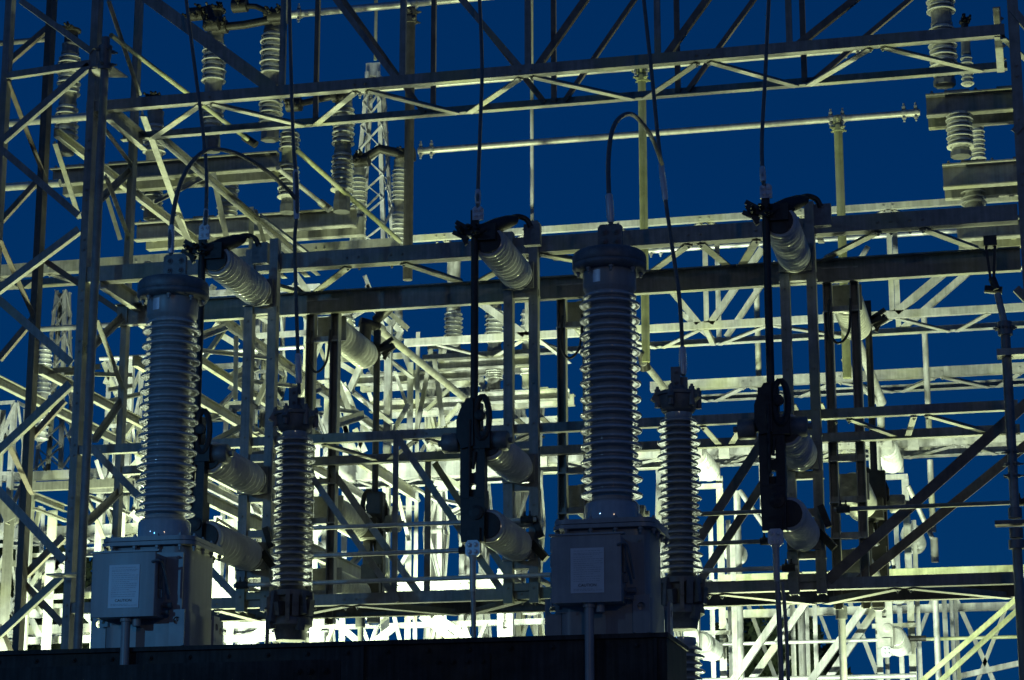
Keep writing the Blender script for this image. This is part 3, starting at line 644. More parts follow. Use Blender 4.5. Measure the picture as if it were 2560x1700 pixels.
# ------------------------------------------------------------------ disconnect switches
def rib_insul(b, a, axis, L, r, n, rr=0.027):
    pr = [(r*0.8, 0), (r*0.92, 0.01), (r*0.92, 0.045)]; p = (L-0.1)/n
    for i in range(n):
        z = 0.05+i*p; pr += [(r-0.05, z), (r-0.05, z+p*0.45), (r-0.012, z+p*0.62), (r-0.001, z+p*0.72), (r, z+p*0.78), (r-0.003, z+p*0.84), (r-0.048, z+p*0.97)]
    pr += [(r*0.92, L-0.045), (r*0.92, L-0.01), (r*0.8, L)]
    return b.lathe(pr, a, axis, 36)
PC = at(1296, 690, 17.42); XS = PC.x
Zt = PC.z; Zm = Zof(1172, XS, 17.42); Zl = Zof(1366, XS, 17.42); LI = 1.02
def switch():
    O = V((XS, 17.42, 0)); yb = 17.42-LI
    t = thing('disconnect_switch', '', 'switch', (XS, 17.42, Zl-0.2), 'front disconnect switches')
    for z in (Zt, Zm, Zl):
        b = MB(); rib_insul(b, V((XS, 17.42, z)), -EY, LI, 0.134, 11); i_ = b.build('post_insulator', PORCL, t, True, ang=60)
        b = MB(); b.sect((XS, 17.40, z), (XS, 17.425, z), [(-.13, -.11), (.13, -.11), (.13, .11), (-.13, .11)], EX, EZ); b.lathe([(0.118, 0), (0.118, 0.05), (0.1, 0.055)], V((XS, 17.425-0.02, z)), -EY, 24)
        b.build('base_plate', CASTG, i_, True)
        MB().lathe([(0.09, 0), (0.1, 0.01), (0.1, 0.05), (0.06, 0.055)], V((XS, yb+0.03, z)), -EY, 20).build('end_cap', CAST, i_, True)
    xb = XS-0.10; yj = yb-0.03
    # jaw with hood on the top insulator
    b = MB(); zj = Zt+0.06
    b.box((XS-0.0, yj+0.02, zj), 0.14, 0.1, 0.13); b.bar((xb-0.12, yj-0.02, zj+0.03), (xb+0.05, yj-0.02, zj-0.02), 0.06, 0.07)
    b.bar((xb-0.15, yj, zj+0.10), (xb-0.02, yj, zj+0.02), 0.035, 0.03); b.bar((xb-0.17, yj, zj+0.02), (xb-0.05, yj-0.02, zj-0.05), 0.035, 0.03); b.bar((xb-0.14, yj-.03, zj+0.06), (xb-0.06, yj-.02, zj-0.09), 0.03, 0.03)
    for k in range(7): b.bolt(V((xb+random.uniform(-.1, .1), yj-0.07, zj+random.uniform(-.08, .06))), V((random.uniform(-1, 0), -1, random.uniform(-.5, .5))), 0.018, 0.035)
    b.box((xb+0.0, yj+0.0, zj+0.10), 0.06, 0.04, 0.17)
    b.build('jaw_contact', CAST, t)
    b = MB()      # elongated hood leaning back over the insulator
    prof = [(0.012, 0), (0.04, 0.012), (0.05, 0.07), (0.06, 0.18), (0.054, 0.28), (0.036, 0.35), (0.01, 0.375)]
    b.lathe(prof, V((xb+0.02, yj-0.03, zj+0.0)), V((0.66, 0.45, 0.34)), 18)
    b.tube(spline([V((xb+0.22, yj+0.13, zj+0.13)), V((xb+0.29, yj+0.18, zj+0.17)), V((xb+0.36, yj+0.21, zj+0.15)), V((xb+0.39, yj+0.22, zj+0.09))], 5), 0.022, 8)
    b.build('contact_hood', CAST, t, True)
    b = MB(); b.box((xb+0.40, yj+0.25, zj+0.03), 0.13, 0.06, 0.17); b.bolt(V((xb+0.40, yj+0.22, zj+0.09)), -EY, 0.012, 0.01); b.build('counter_weight', CASTG, t)
    # blade tube and hinge
    ztb, zbb = zj-0.02, Zof(1000, xb, yj)
    MB().tube([(xb, yj, ztb), (xb, yj, zbb-0.06)], 0.03, 14).build('contact_blade', CAST, t, True)
    zh0, zh1 = Zof(1357, xb, yj), Zof(998, xb, yj)
    hgt = zh1-zh0; b = MB()
    def plate(outer, holes_z, x0, y0, th):
        pass
    w = 0.095                                             # lower lever: two side rails, cross webs leave the slots open
    zs = [zh0, zh0+hgt*0.30, zh0+hgt*0.42, zh0+hgt*0.47, zh0+hgt*0.60, zh0+hgt*0.70]
    for s in (-1, 1):
        b.sect((xb, yj-0.05, 0), (xb, yj+0.04, 0), [(s*w*1.0, zs[1]), (s*w*1.0, zs[5]), (s*0.026, zs[5]), (s*0.026, zs[1])], EX, EZ)
    for (a, c) in ((0.0, 0.31), (0.405, 0.475), (0.585, 0.70)):
        b.sect((xb, yj-0.045, 0), (xb, yj+0.035, 0), [(-w*(0.92 if a == 0 else .99), zh0+hgt*a), (w*(0.92 if a == 0 else .99), zh0+hgt*a), (w*.99, zh0+hgt*c), (-w*.99, zh0+hgt*c)], EX, EZ)
    for (a, r) in ((0.31, 0.03), (0.405, 0.03), (0.475, 0.03), (0.585, 0.03)):   # rounded slot ends
        for s in (-1, 1): b.sect((xb, yj-0.044, 0), (xb, yj+0.034, 0), [(s*0.03, zh0+hgt*a-0.012), (s*0.03, zh0+hgt*a+0.012), (s*0.012, zh0+hgt*a)], EX, EZ)
    b.lathe([(0.05, 0), (0.055, 0.005), (0.055, 0.1), (0.03, 0.105)], V((xb+0.03, yj+0.04, zh0+hgt*0.2)), -EY, 14)
    b.box((xb+0.0, yj+0.06, zh0+hgt*0.22), 0.17, 0.12, hgt*0.3); b.box((xb, yj+0.1, zh0+hgt*0.66), 0.15, 0.2, hgt*0.16)
    b.build('hinge_lever', CAST, t)
    b = MB(); n = 10; A = []
    for k in range(n+1):
        a = math.pi*k/n; A.append((0.075*math.cos(a), zh1-0.11+0.11*math.sin(a)))
    base = zh0+hgt*0.66
    b.sect((xb, yj-0.08, 0), (xb, yj-0.02, 0), [(-0.08, base-0.02), (-0.118, base+0.08), (-0.118, zh1-0.17), (-0.09, zh1-0.09), (-0.045, zh1-0.01), (0.0, zh1+0.0), (0.012, zh1-0.05), (0.012, base)], EX, EZ)
    ring = []         # right cheek is an open D-shaped ring
    for k in range(18):
        a = 2*math.pi*k/18; ring.append((0.075+0.055*math.cos(a), (base+zh1)/2+0.03+0.165*math.sin(a)))
    pts = [V((xb+x, yj-0.05, z)) for x, z in ring]; b.tube(pts+[pts[0]], 0.024, 8)
    b.box((xb+0.07, yj+0.0, base+0.045), 0.13, 0.12, 0.13)
    b.lathe([(0.035, 0), (0.04, 0.01), (0.04, 0.05), (0.02, 0.055)], V((xb+0.06, yj-0.03, zh1-0.14)), -EY, 12)
    b.box((xb-0.02, yj+0.02, (base+zh1)/2-0.02), 0.15, 0.1, (zh1-base)*0.95)
    b.tube([(xb-0.015, yj-0.08, base+0.2), (xb-0.015, yj-0.08, zh0+hgt*0.38)], 0.013, 8)
    b.tube([(xb+0.02, yj-0.06, zh0+hgt*0.62), (xb+0.005, yj-0.06, zh0+hgt*0.5)], 0.016, 8)
    b.build('hinge_casting', CAST, t)
    zd = Zof(1102, xb, yj)
    for s in (-1, 1):
        b = MB().lathe([(0.02, -0.02), (0.03, 0), (0.07, 0.005), (0.078, 0.015), (0.078, 0.125), (0.07, 0.135), (0.025, 0.14), (0.025, 0.17)], V((xb+0.0+s*0.12, yj+0.05, zd)), EX*s, 22); b.build('spring_drum', CASTG, t, True)
    zp = zh0-0.055
    b = MB(); w = 0.055; b.sect((xb+0.012, yj-0.085, 0), (xb+0.012, yj-0.06, 0), [(-w, zp-0.04), (-w+.02, zp-0.062), (w-.02, zp-0.062), (w, zp-0.04), (w, zp+0.04), (w-.02, zp+0.062), (-w+.02, zp+0.062), (-w, zp+0.04)], EX, EZ)
    for dx in (-0.024, 0.024):
        for dz in (-0.026, 0.026): b.lathe([(0.02, 0), (0.02, 0.005), (0.015, 0.006), (0.014, 0.016), (0.008, 0.02)], V((xb+0.012+dx, yj-0.085, zp+dz)), -EY, 10)
    b.build('terminal_pad', BRIGHT, t)
    b = MB(); b.box((xb+0.012, yj-0.04, zp+0.06), 0.1, 0.06, 0.2); b.build('pad_mount', CAST, t)
    return t, xb, yj, zp
SW, XB, YJ, ZP = switch()
SWX = {'m': XS, 'l': Xof(646, 17.42, Zt), 'r': Xof(1988, 17.42, Zt)}
SW['label'] = 'front switch in the middle, blade hanging above the bolted pad between the transformers'
zsw = SW.location.z
SWL = copy_thing(SW, (SWX['l'], 17.42, zsw), 'front switch at the left, partly hidden by the left transformer')
SWR = copy_thing(SW, (SWX['r'], 17.42, zsw), 'front switch at the right, right of the slim column')
print('switch X', SWX)
# tail cables below the pads
for k, (dx, lab) in enumerate(((SWX['m']-XS, 'vertical cable hanging from the middle front switch'), (SWX['r']-XS, 'vertical cable pair hanging from the right front switch'), (SWX['l']-XS, 'vertical cable hanging from the left front switch'))):
    X = XB+0.012+dx; y = YJ-0.07
    t = thing('tail_cable', lab, 'cable', (X, y, 1.2), 'cables below the switches')
    MB().tube([(X, y, ZP-0.05), (X, y, ZP-0.09), (X, y, ZP-0.3), (X, y, ZP-0.32)], [0.034, 0.024, 0.024, 0.02], 12).build('compression_sleeve', ALU, t, True)
    pts = spline([(X, y, ZP-0.3), (X+0.01, y, ZP-0.8), (X+0.015, y, 1.2)], 10); o = MB().tube(pts, 0.019, 10).build('conductor', CABLE, t, True)
    if k == 1:
        MB().tube(spline([(X+0.03, y+0.03, ZP-0.32), (X+0.055, y+0.03, ZP-0.8), (X+0.07, y+0.03, 1.2)], 10), 0.014, 8).build('conductor', CABLE, t, True)
# rear facing switches on the far side of the frame
for k, lab in (('l', 'rear switch facing away behind the left switch, its pale insulators right of the slim column'), ('m', 'rear switch facing away behind the middle switch, hidden by the right bushing'), ('r', 'rear switch facing away behind the right switch')):
    c = copy_thing(SW, (SWX[k]+0.30, 18.50, zsw-0.06), lab, 'rear disconnect switches', math.pi)
    for ch in c.children:
        if ch.name.startswith('post_insulator'):
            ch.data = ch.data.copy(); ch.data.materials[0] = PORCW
        if ch.name.startswith('contact_hood') or ch.name.startswith('counter_weight'): bpy.data.objects.remove(ch)

# frames that carry the switches
def frame(X, label):
    ztop = Zof(572, XS, 17.45); zbot = Zof(1508, XS, 17.45)
    t = thing('switch_frame', label, 'frame', (X, 17.9, 0), 'switch frames')
    for (dx, Y, m, zt) in ((-0.085, 17.44, GALVF, ztop-0.02), (0.125, 17.44, GALVF, ztop+0.06), (0.17, 18.40, GALVF, ztop-0.2), (0.39, 18.40, GALVF, ztop-0.2)):
        f = -1 if Y > 18 else 1
        b = MB(); b.channel((X+dx-0.045, Y, zbot), (X+dx-0.045, Y, zt), 0.075, 0.085, EX, EY*f, 0.01)
        for k in range(9): b.bolt(V((X+dx-0.01, Y, zbot+0.12+k*0.33)), -EY*f, 0.012, 0.01)
        b.build('post', m, t)
    for z in (Zt-0.17, Zm+0.17, Zm-0.17, Zl+0.16, Zl-0.17, zbot+0.1, Zt+0.2):
        MB().angle((X-0.14, 17.465, z), (X+0.16, 17.465, z), 0.06, EZ, EY, 0.06).build('batten', GALVF, t)
        MB().angle((X+0.12, 18.37, z-0.05), (X+0.42, 18.37, z-0.05), 0.06, EZ, -EY, 0.06).build('batten', GALV, t)
    for dx in (-0.085, 0.125):
        for z in (Z2, Z3, Z4):
            MB().angle((X+dx-0.02, 17.66, z+0.155), (X+dx-0.02, 18.31, z+0.155), 0.05, EZ, EX, 0.05).build('cross_tie', GALV, t)
    q = MB()       # a bell crank with short link and looped lead
    MB().tube(spline([(X+0.18, 18.3, Zt-0.12), (X+0.17, 18.28, Zt-0.38), (X+0.24, 18.27, Zt-0.50), (X+0.33, 18.28, Zt-0.40), (X+0.35, 18.3, Zt-0.12)], 7), 0.011, 8).build('lead_loop', CAST, t, True)
    q.bar((X+0.12, 17.38, Zl+0.02), (X+0.24, 17.34, Zl-0.12), 0.06, 0.04); q.bar((X+0.14, 17.36, Zl+0.22), (X+0.2, 17.36, Zl+0.05), 0.05, 0.05)
    q.build('bell_crank', CAST, t)
frame(SWX['l'], 'upright channel frame behind the left switch insulators'); frame(SWX['m'], 'upright channel frame behind the middle switch insulators'); frame(SWX['r'], 'upright channel frame behind the right switch insulators')

# control rods along the frames
for (x0, y0, x1, r, lab) in ((745, 1322, 1340, 0.018, 'upper control rod between the left and middle switch'), (745, 1391, 1185, 0.018, 'middle control rod left of the bolted pad'), (585, 1464, 1500, 0.018, 'lowest control rod crossing behind the right transformer'),
        (1700, 1287, 1990, 0.017, 'upper control rod left of the right switch'), (1700, 1361, 1940, 0.017, 'middle control rod left of the right switch pad'), (1700, 1429, 1995, 0.018, 'lowest control rod left of the right switch'), (2085, 1274, 2580, 0.017, 'long control rod running right to the column')):
    a = at(x0, y0, 17.3); xe = Xof(x1, 17.3, a.z)
    t = thing('control_rod', lab, 'rod', (a.x, 17.3, a.z), 'switch control rods')
    MB().tube([a, (xe, 17.3, a.z)], r, 10).build('rod', ALU if r > 0.0175 else GALVF, t, True)
    for x in (a.x+0.02, xe-0.12):
        b = MB(); b.tube([(x, 17.3, a.z), (x+0.1, 17.3, a.z)], r*1.7, 10); b.bolt(V((x+0.03, 17.3, a.z+r)), EZ, 0.012, 0.03); b.bolt(V((x+0.07, 17.3, a.z+r)), EZ, 0.012, 0.03)
        b.build('clamp', CAST, t)

#PART2#
# ------------------------------------------------------------------ BEHIND THE FRONT BAY
def members(t, items):
    """items: (part, kind, x0, y0, Y0, x1, y1, Y1, w, material)"""
    for (part, kind, x0, y0, Ya, x1, y1, Yb, w, m) in items:
        b = MB(); a = at(x0, y0, Ya)
        if kind == 'X': b.angle(a, (Xof(x1, Ya, a.z), Ya, a.z), w, EZ, EY, w*0.85)
        elif kind == 'XC': b.channel(a, (Xof(x1, Ya, a.z), Ya, a.z), w, 0.08, EZ, EY, 0.012)
        elif kind == 'V':
            c = V((a.x, a.y, Zof(y1, a.x, a.y) if y1 < 1600 else 0.0)); b.angle(a-EX*w/2, c-EX*w/2, w, EX, EY, w*0.9)
        elif kind == 'VX':                       # leg going back seen from the right
            c = V((a.x, a.y, Zof(y1, a.x, a.y) if y1 < 1600 else 0.0)); b.angle(a+EX*w/2, c+EX*w/2, w, -EX, EY, w*0.9)
        elif kind == 'P': b.tube([a, at(x1, y1, Yb)], w, 14)
        elif kind == 'PX': b.tube([a, (Xof(x1, Ya, a.z), Ya, a.z)], w, 14)
        elif kind == 'PV': b.tube([a, (a.x, a.y, Zof(y1, a.x, a.y) if y1 < 1600 else 0.0)], w, 14)
        elif kind == 'Y':                        # straight back until it reaches picture column x1
            c = slide(a, EY, x=x1); b.channel(a, c, w, 0.05, EZ, EX, 0.01)
        else:
            c = at(x1, y1, Yb); d = (c-a).normalized(); vv = EY if abs(d.y) < 0.55 else EX
            u = d.cross(vv)
            if u.z < 0: u = -u
            b.angle(a-u*w/2, c-u*w/2, w, u, vv, w*0.8, 0.009)
        b.build(part, m, t, kind[0] == 'P')
def group_of(name, label, cat, group, items, loc=None):
    it = items[0]; t = thing(name, label, cat, loc or at(it[1+1], it[3], it[4]), group); members(t, items); return t

# deep lit girder of the rear bay: upper and lower chords joined by posts and diagonals
GB = 'rear steel girders'
TA, ZA = girder('box_girder', 'bright deep girder of the rear bay crossing the middle of the sky', (1660, 560), 1030, 2600, 25.5, 26.33, 0.075, 0.07, [1100, 1318, 1535, 1761, 1990, 2220, 2450], [1210, 1425, 1650, 1880, 2110, 2340], (GALV, GALV, GALV), GB, wl=0.055)
pB = at(1660, 827, 25.5)
def chords(t, ref, x0, x1, Yf, Yr, w, fn, rn, wl, m):
    P = at(ref[0], ref[1], Yf); z = P.z
    b = MB(); chord(b, Xof(x0, Yf, z), Xof(x1, Yf, z), Yf, z, w, EY, w*.85)
    b.build('front_chord', m, t); b = MB(); chord(b, Xof(x0, Yf, z), Xof(x1, Yf, z), Yr, z, w, -EY, w*.85); b.build('rear_chord', m, t)
    k = sorted([(Xof(p, Yf, z), 'f') for p in fn]+[(Xof(p, Yr, z), 'r') for p in rn])
    for i in range(len(k)-1):
        (xa, sa), (xb, sb) = k[i], k[i+1]
        p = V((xa+.04, Yf+.04 if sa == 'f' else Yr-.04, z-.0135)); q = V((xb-.04, Yf+.04 if sb == 'f' else Yr-.04, z-.0135))
        d = (q-p).normalized(); u = EZ.cross(d)
        if u.y > 0: u = -u
        b = MB(); b.angle(p-u*wl/2, q-u*wl/2, wl, u, EZ, wl*.8, .009); b.build('lacing_bar', m, t)
chords(TA, (1660, 827), 1010, 2600, 25.5, 26.33, 0.085, [1085, 1312, 1530, 1755, 1922, 2234, 2480], [1228, 1440, 1650, 1792, 2130, 2383], 0.06, GALV)
F1, R1 = 25.5, 26.33
members(TA, [('vertical_post', 'V', 1318, 600, F1, 1318, 838, F1, .06, GALV), ('vertical_post', 'V', 1761, 560, F1, 1761, 806, F1, .06, GALV), ('vertical_post', 'V', 2220, 525, F1, 2220, 778, F1, .06, GALV),
    ('vertical_post', 'V', 1792, 600, R1, 1792, 848, R1, .06, GALV), ('vertical_post', 'V', 2236, 570, R1, 2236, 818, R1, .06, GALV),
    ('diagonal_brace', 'D', 1163, 730, F1, 1312, 836, F1, .085, GALV), ('diagonal_brace', 'D', 1640, 680, F1, 1746, 808, F1, .07, GALV), ('diagonal_brace', 'D', 1905, 620, F1, 1775, 808, F1, .075, GALV), ('diagonal_brace', 'D', 2470, 588, F1, 2240, 780, F1, .085, GALV),
    ('diagonal_brace', 'D', 1940, 655, R1, 1815, 842, R1, .065, GALV), ('diagonal_brace', 'D', 2500, 610, R1, 2255, 822, R1, .075, GALV), ('diagonal_brace', 'D', 2170, 615, R1, 2060, 790, R1, .055, GALV), ('diagonal_brace', 'D', 1700, 780, R1, 1785, 850, R1, .06, GALV), ('diagonal_brace', 'D', 1330, 836, F1, 1420, 905, R1, .06, GALV)])
girder('lattice_girder', 'grey dim girder with notched ends low in the blue sky at right', (1660, 976), 1625, 2600, 27.7, 28.5, 0.12, 0.10, [1680, 1867, 2090, 2345, 2560], [1779, 1990, 2245, 2483], (GALVF, GALVF, GALV), GB, wl=0.07)
girder('lattice_girder', 'pale heavy girder at the left edge, level with the left transformer head', (0, 690), -60, 1000, 24.0, 24.6, 0.14, 0.115, [-20, 110, 330, 560, 800], [60, 220, 450, 680, 900], (GALV, GALV, GALV), GB, wl=0.07)
girder('lattice_girder', 'overexposed white girder right of the right transformer, at mid height of its bushing', (1746, 1139), 1240, 2600, 27.7, 28.5, 0.10, 0.155, [1380, 1660, 1900, 2110, 2400], [1500, 1790, 2010, 2260, 2500], (GALV, GALV, GALV), GB, wl=0.08)
girder('lattice_girder', 'overexposed white girder seen left of the middle switch lever', (1000, 1194), 820, 1240, 25.0, 25.6, 0.18, 0.08, [880, 1060, 1200], [960, 1130], (GALV, GALV, GALV), GB, wl=0.06)
group_of('steel_beam', 'yellow-green lit beam above the lowest girder at right', 'beam', GB, [('beam', 'X', 1795, 1456, 26.5, 2580, 0, 0, .09, YGREEN), ('rear_beam', 'X', 1800, 1468, 27.0, 2580, 0, 0, .05, GALV)])
girder('lattice_girder', 'glaring white girder low behind the slanting bars left of the bolted pad', (923, 1478), 500, 1262, 25.2, 26, 0.105, 0.06, [560, 760, 960, 1160], [660, 860, 1060], (GALV, GALV, GALV), GB, wl=0.06)
group_of('steel_beam', 'pale notched beam beyond the lowest girder at far right', 'beam', GB, [('beam', 'X', 1800, 1545, 30, 2580, 0, 0, .10, GALV)])

# bus pipes crossing the sky and the pipes dropping from them
BP = 'aluminium bus pipes'
def pipe(label, x0, y0, Y, x1, r, group=BP, m=ALU, clamps=()):
    a = at(x0, y0, Y); xe = Xof(x1, Y, a.z); t = thing('bus_pipe', label, 'pipe', a, group)
    MB().tube([a, (xe, Y, a.z)], r, 16).build('pipe', m, t, True)
    for c in clamps:
        X = Xof(c, Y, a.z); b = MB()
        for d in (-0.06, 0.06):
            b.tube([(X+d-0.025, Y, a.z), (X+d+0.025, Y, a.z)], r*1.35, 14); b.bolt(V((X+d, Y-0.02, a.z+r*1.3)), EZ, 0.02, 0.035); b.bolt(V((X+d, Y-0.02, a.z-r*1.3)), -EZ, 0.02, 0.03)
        b.tube([(X-0.09, Y, a.z), (X+0.09, Y, a.z)], r*1.12, 14)
        b.build('clamp', ALU, t, True)
    return t
pipe('long pale bus pipe crossing the open sky at the middle right', 1058, 377, 22.5, 2300, 0.034, clamps=(1066, 2092, 2275))
pipe('bus pipe partly hidden behind the upper front girder', 905, 226, 22.0, 2140, 0.034, clamps=(915, 1603, 2130))
pipe('bus pipe at the top edge above the left half', 690, 40, 22.0, 1290, 0.04, clamps=(735, 1024))
pipe('shaded pale bus pipe behind the bright deep girder', 1600, 729, 29.0, 2620, 0.03)
pipe('white bus pipe just under the top chord of the bright deep girder', 1440, 640, 27.0, 2420, 0.028, clamps=(1640, 1975))
pipe('thick white bus pipe left of the left transformer bushing', 75, 825, 25.0, 790, 0.032)
pipe('thin white bus pipe left of the slim column', 250, 897, 26.0, 760, 0.026)
pipe('upper pale bus pipe at the left edge', -40, 313, 21.5, 240, 0.042)
pipe('lower pale bus pipe at the left edge', -40, 472, 21.5, 150, 0.042)
pipe('thin shaded bus pipe near the top left corner', -40, 112, 21.5, 125, 0.03, m=GALVF)
def poles(label, items, group='vertical bus pipes', m=GALV):
    it = items[0]; t = thing('vertical_pipe', label, 'pipe', at(it[0], it[1], it[2]), group)
    for (x, y0, Y, y1, r) in items:
        a = at(x, y0, Y); MB().tube([a, (a.x, Y, Zof(y1, a.x, Y))], r, 16).build('pipe', m, t, True)
        b = MB(); z = Zof(y0+12, a.x, Y)
        for q in (0.0, 0.09): b.tube([(a.x, Y, z-q-.03), (a.x, Y, z-q+.03)], r*1.35, 14)
        for k in range(8): b.bolt(V((a.x+r*1.3*math.cos(k*.785), Y+r*1.3*math.sin(k*.785), z-(k % 2)*.09)), V((math.cos(k*.785), math.sin(k*.785), 0)), 0.018, 0.03)
        b.build('collar_clamp', m, t, True)
poles('thick dark pipe dropping from the top edge beside the ribbed post', [(1027, 20, 21.9, 700, 0.05)], m=DARKST)
poles('olive pipe rising beside the right transformer head', [(1604, 165, 22.0, 905, 0.042)], m=YGREEN)
poles('pipe hanging from the long pale bus pipe at right', [(2094, 290, 22.5, 945, 0.044)], m=YGREEN)
group_of('vertical_pipe', 'slim shaded pipe with rounded top in the gap left of the right switch', 'pipe', 'slim drop pipes', [('pipe', 'PV', 1891, 716, 29, 0, 1130, 0, .038, GALV)])
group_of('vertical_pipe', 'slim pale pipe crossing the grey dim girder at right', 'pipe', 'slim drop pipes', [('pipe', 'PV', 2310, 795, 27.4, 0, 1090, 0, .036, GALV)])
group_of('vertical_pipe', 'bent pale pipe with a forked end at the lower right', 'pipe', 'slim drop pipes', [('pipe', 'PV', 2325, 1150, 27.5, 0, 1330, 0, .036, GALV), ('pipe', 'P', 2270, 1215, 27.2, 2334, 1352, 27.5, .03, GALV), ('pipe', 'PV', 2335, 1345, 27.5, 0, 1405, 0, .045, GALV)])
group_of('vertical_pipe', 'bent olive pipe with an elbow left of the right switch lever', 'pipe', 'slim drop pipes', [('pipe', 'PV', 1842, 1228, 27.5, 0, 1650, 0, .042, GALV), ('pipe', 'P', 1850, 1228, 27.5, 1915, 1320, 27.2, .032, GALV), ('pipe', 'PV', 1903, 1160, 27.5, 0, 1300, 0, .03, GALV)])
group_of('slanting_pipe', 'thick slanting pipe leading down to the white rear insulator at right', 'pipe', 'slanting bus pipes', [('pipe', 'P', 2090, 720, 22.6, 2205, 1005, 25.5, .05, GALV), ('thin_pipe', 'P', 2128, 938, 23.5, 2195, 1008, 25.6, .028, GALV), ('clamp', 'P', 2112, 895, 23.4, 2128, 940, 23.5, .042, GALV), ('clamp', 'P', 2200, 1000, 25.5, 2203, 1070, 27.0, .045, GALV)])
group_of('slanting_pipe', 'thick slanting pipe running down to the middle switch hinge', 'pipe', 'slanting bus pipes', [('pipe', 'P', 938, 815, 20.4, 1190, 1018, 23.2, .037, GALV), ('joint', 'P', 915, 812, 20.3, 908, 880, 20.3, .06, CAST), ('joint', 'P', 900, 805, 20.3, 945, 818, 20.4, .05, CAST), ('arm', 'P', 940, 800, 20.4, 1012, 738, 20.2, .048, CAST), ('collar', 'P', 942, 816, 20.4, 955, 826, 20.5, .05, GALV)])
group_of('slanting_pipe', 'slanting pipe behind the bushing, right of the right transformer', 'pipe', 'slanting bus pipes', [('pipe', 'P', 1608, 905, 22, 1665, 975, 23.0, .036, GALV), ('clamp', 'P', 1606, 880, 22, 1614, 925, 22.1, .055, CAST)])
group_of('slanting_pipe', 'thin yellow-green pipe slanting from the left column behind the upper girder', 'pipe', 'slanting bus pipes', [('pipe', 'P', 278, 88, 17.6, 622, 350, 21.0, .022, YGREEN), ('clamp', 'P', 610, 342, 21, 640, 362, 21, .04, CAST)])
group_of('slanting_pipe', 'thin yellow-green pipe slanting past the ribbed post to the girder', 'pipe', 'slanting bus pipes', [('pipe', 'P', 738, 372, 21.0, 1000, 603, 23.5, .026, YGREEN), ('collar', 'P', 894, 510, 22.5, 908, 522, 22.6, .034, GALV)])
group_of('slanting_pipe', 'short thin slanting pipe ending in a clamp above the lit beam', 'pipe', 'slanting bus pipes', [('pipe', 'P', 695, 420, 20.6, 812, 515, 22, .024, GALV), ('clamp', 'P', 800, 505, 22, 825, 524, 22, .04, CASTG)])
for (x, y0, y1, r, Y, lab) in ((1329, -20, 600, .024, 26.8, 'thin grey lightning pole in the middle of the sky'), (941, -20, 150, .022, 26, 'short thin lightning pole above the pale mast plate'), (1090, 1250, 1640, .022, 30, 'thin pale pole in the gap left of the bolted pad')):
    group_of('lightning_pole', lab, 'pole', 'thin poles', [('pole', 'PV', x, y0, Y, 0, y1, 0, r, GALV), ('tip_section', 'PV', x-1, y0, Y-.0, 0, y0+40, 0, r*1.25, GALV)])

# station post insulators (stacked porcelain with metal joints) and the channels that carry them
def post(label, x, segs, r, Y, m=PORCW, cap=GALVF, group='station post insulators'):
    y0, y1 = segs[0][1], segs[-1][2]; P = at(x, (y0+y1)/2, Y); X = P.x; O = V((X, Y, 0)); zf = lambda y: Zof(y, X, Y)
    t = thing('post_insulator', label, 'insulator', (X, Y, zf(y1)), group)
    for (k, a, b_) in segs:
        z1, z0 = zf(a), zf(b_)
        if k == 's':
            n = max(2, round((b_-a)/24)); p = (z1-z0)/n
            pr = [(r*0.62, z0-.01)]
            for i in range(n):
                for (zz, rr_) in ((z0+i*p+.02, r), (z0+(i+.5)*p+.02, r*0.93)):
                    pr += [(r*.66, zz), (rr_-.02, zz-.012), (rr_-.004, zz-.014), (rr_, zz-.006), (rr_-.012, zz+.008), (r*.68, zz+p*.28)]
            pr += [(r*.64, z1), (r*.3, z1+.002)]
            MB().lathe(pr, O, EZ, 32).build('porcelain', m, t, True, ang=55)
        elif k == 'm': MB().lathe([(r*.66, z0-.012), (r*.74, z0), (r*.74, z0+.03), (r*.68, z0+.045), (r*.68, z1-.03), (r*.72, z1-.02), (r*.72, z1)], O, EZ, 24).build('metal_joint', cap, t, True)
        elif k == 'b':
            MB().lathe([(r*.75, z0), (r*.75, (z0+z1)/2), (r*.6, z1)], O, EZ, 8).build('base', CASTG, t)
        elif k == 'c':
            b = MB(); b.lathe([(r*.55, z0), (r*.55, z1-.05), (r*.8, z1-.045), (r*.8, z1-.02), (r*.4, z1)], O, EZ, 16)
            for q in range(5): b.bolt(O+V((random.uniform(-r, r)*.7, -r*.5, z1-.03)), V((random.uniform(-.6, .6), -1, random.uniform(0, .8))), .025, .05)
            b.build('bus_clamp', CAST, t, True)
    return t
post('two-stage ribbed post at the left edge, between the lattice column legs', 171, [('c', 70, 112), ('m', 112, 138), ('s', 138, 238), ('m', 238, 264), ('s', 264, 345), ('b', 345, 385)], .135, 22)
post('tall ribbed post with dark round mechanism on top, behind the first hanging cable', 534, [('c', 20, 84), ('m', 84, 108), ('s', 108, 206), ('m', 206, 250), ('s', 250, 330), ('b', 330, 378)], .137, 22)
post('tall ribbed post in clear sky between the first two hanging cables', 679, [('c', 34, 58), ('m', 58, 82), ('s', 82, 188), ('m', 188, 240), ('s', 240, 312), ('b', 312, 350)], .137, 22)
post('shaded ribbed post directly behind the long second cable', 722, [('s', 328, 376), ('m', 376, 412), ('s', 412, 496), ('b', 496, 532)], .12, 22.2)
post('bright ribbed post right of the second cable, below the girder', 857, [('c', 232, 248), ('m', 248, 266), ('s', 266, 362), ('m', 362, 384), ('s', 384, 478), ('b', 478, 530)], .127, 22.2)
post('shaded ribbed post half hidden behind the bright one', 896, [('m', 400, 440), ('s', 440, 620)], .10, 25.0)
post('bright ribbed post touching the thick dark pipe', 997, [('c', 378, 400), ('m', 400, 420), ('s', 420, 505), ('m', 505, 530), ('s', 530, 625)], .092, 25)
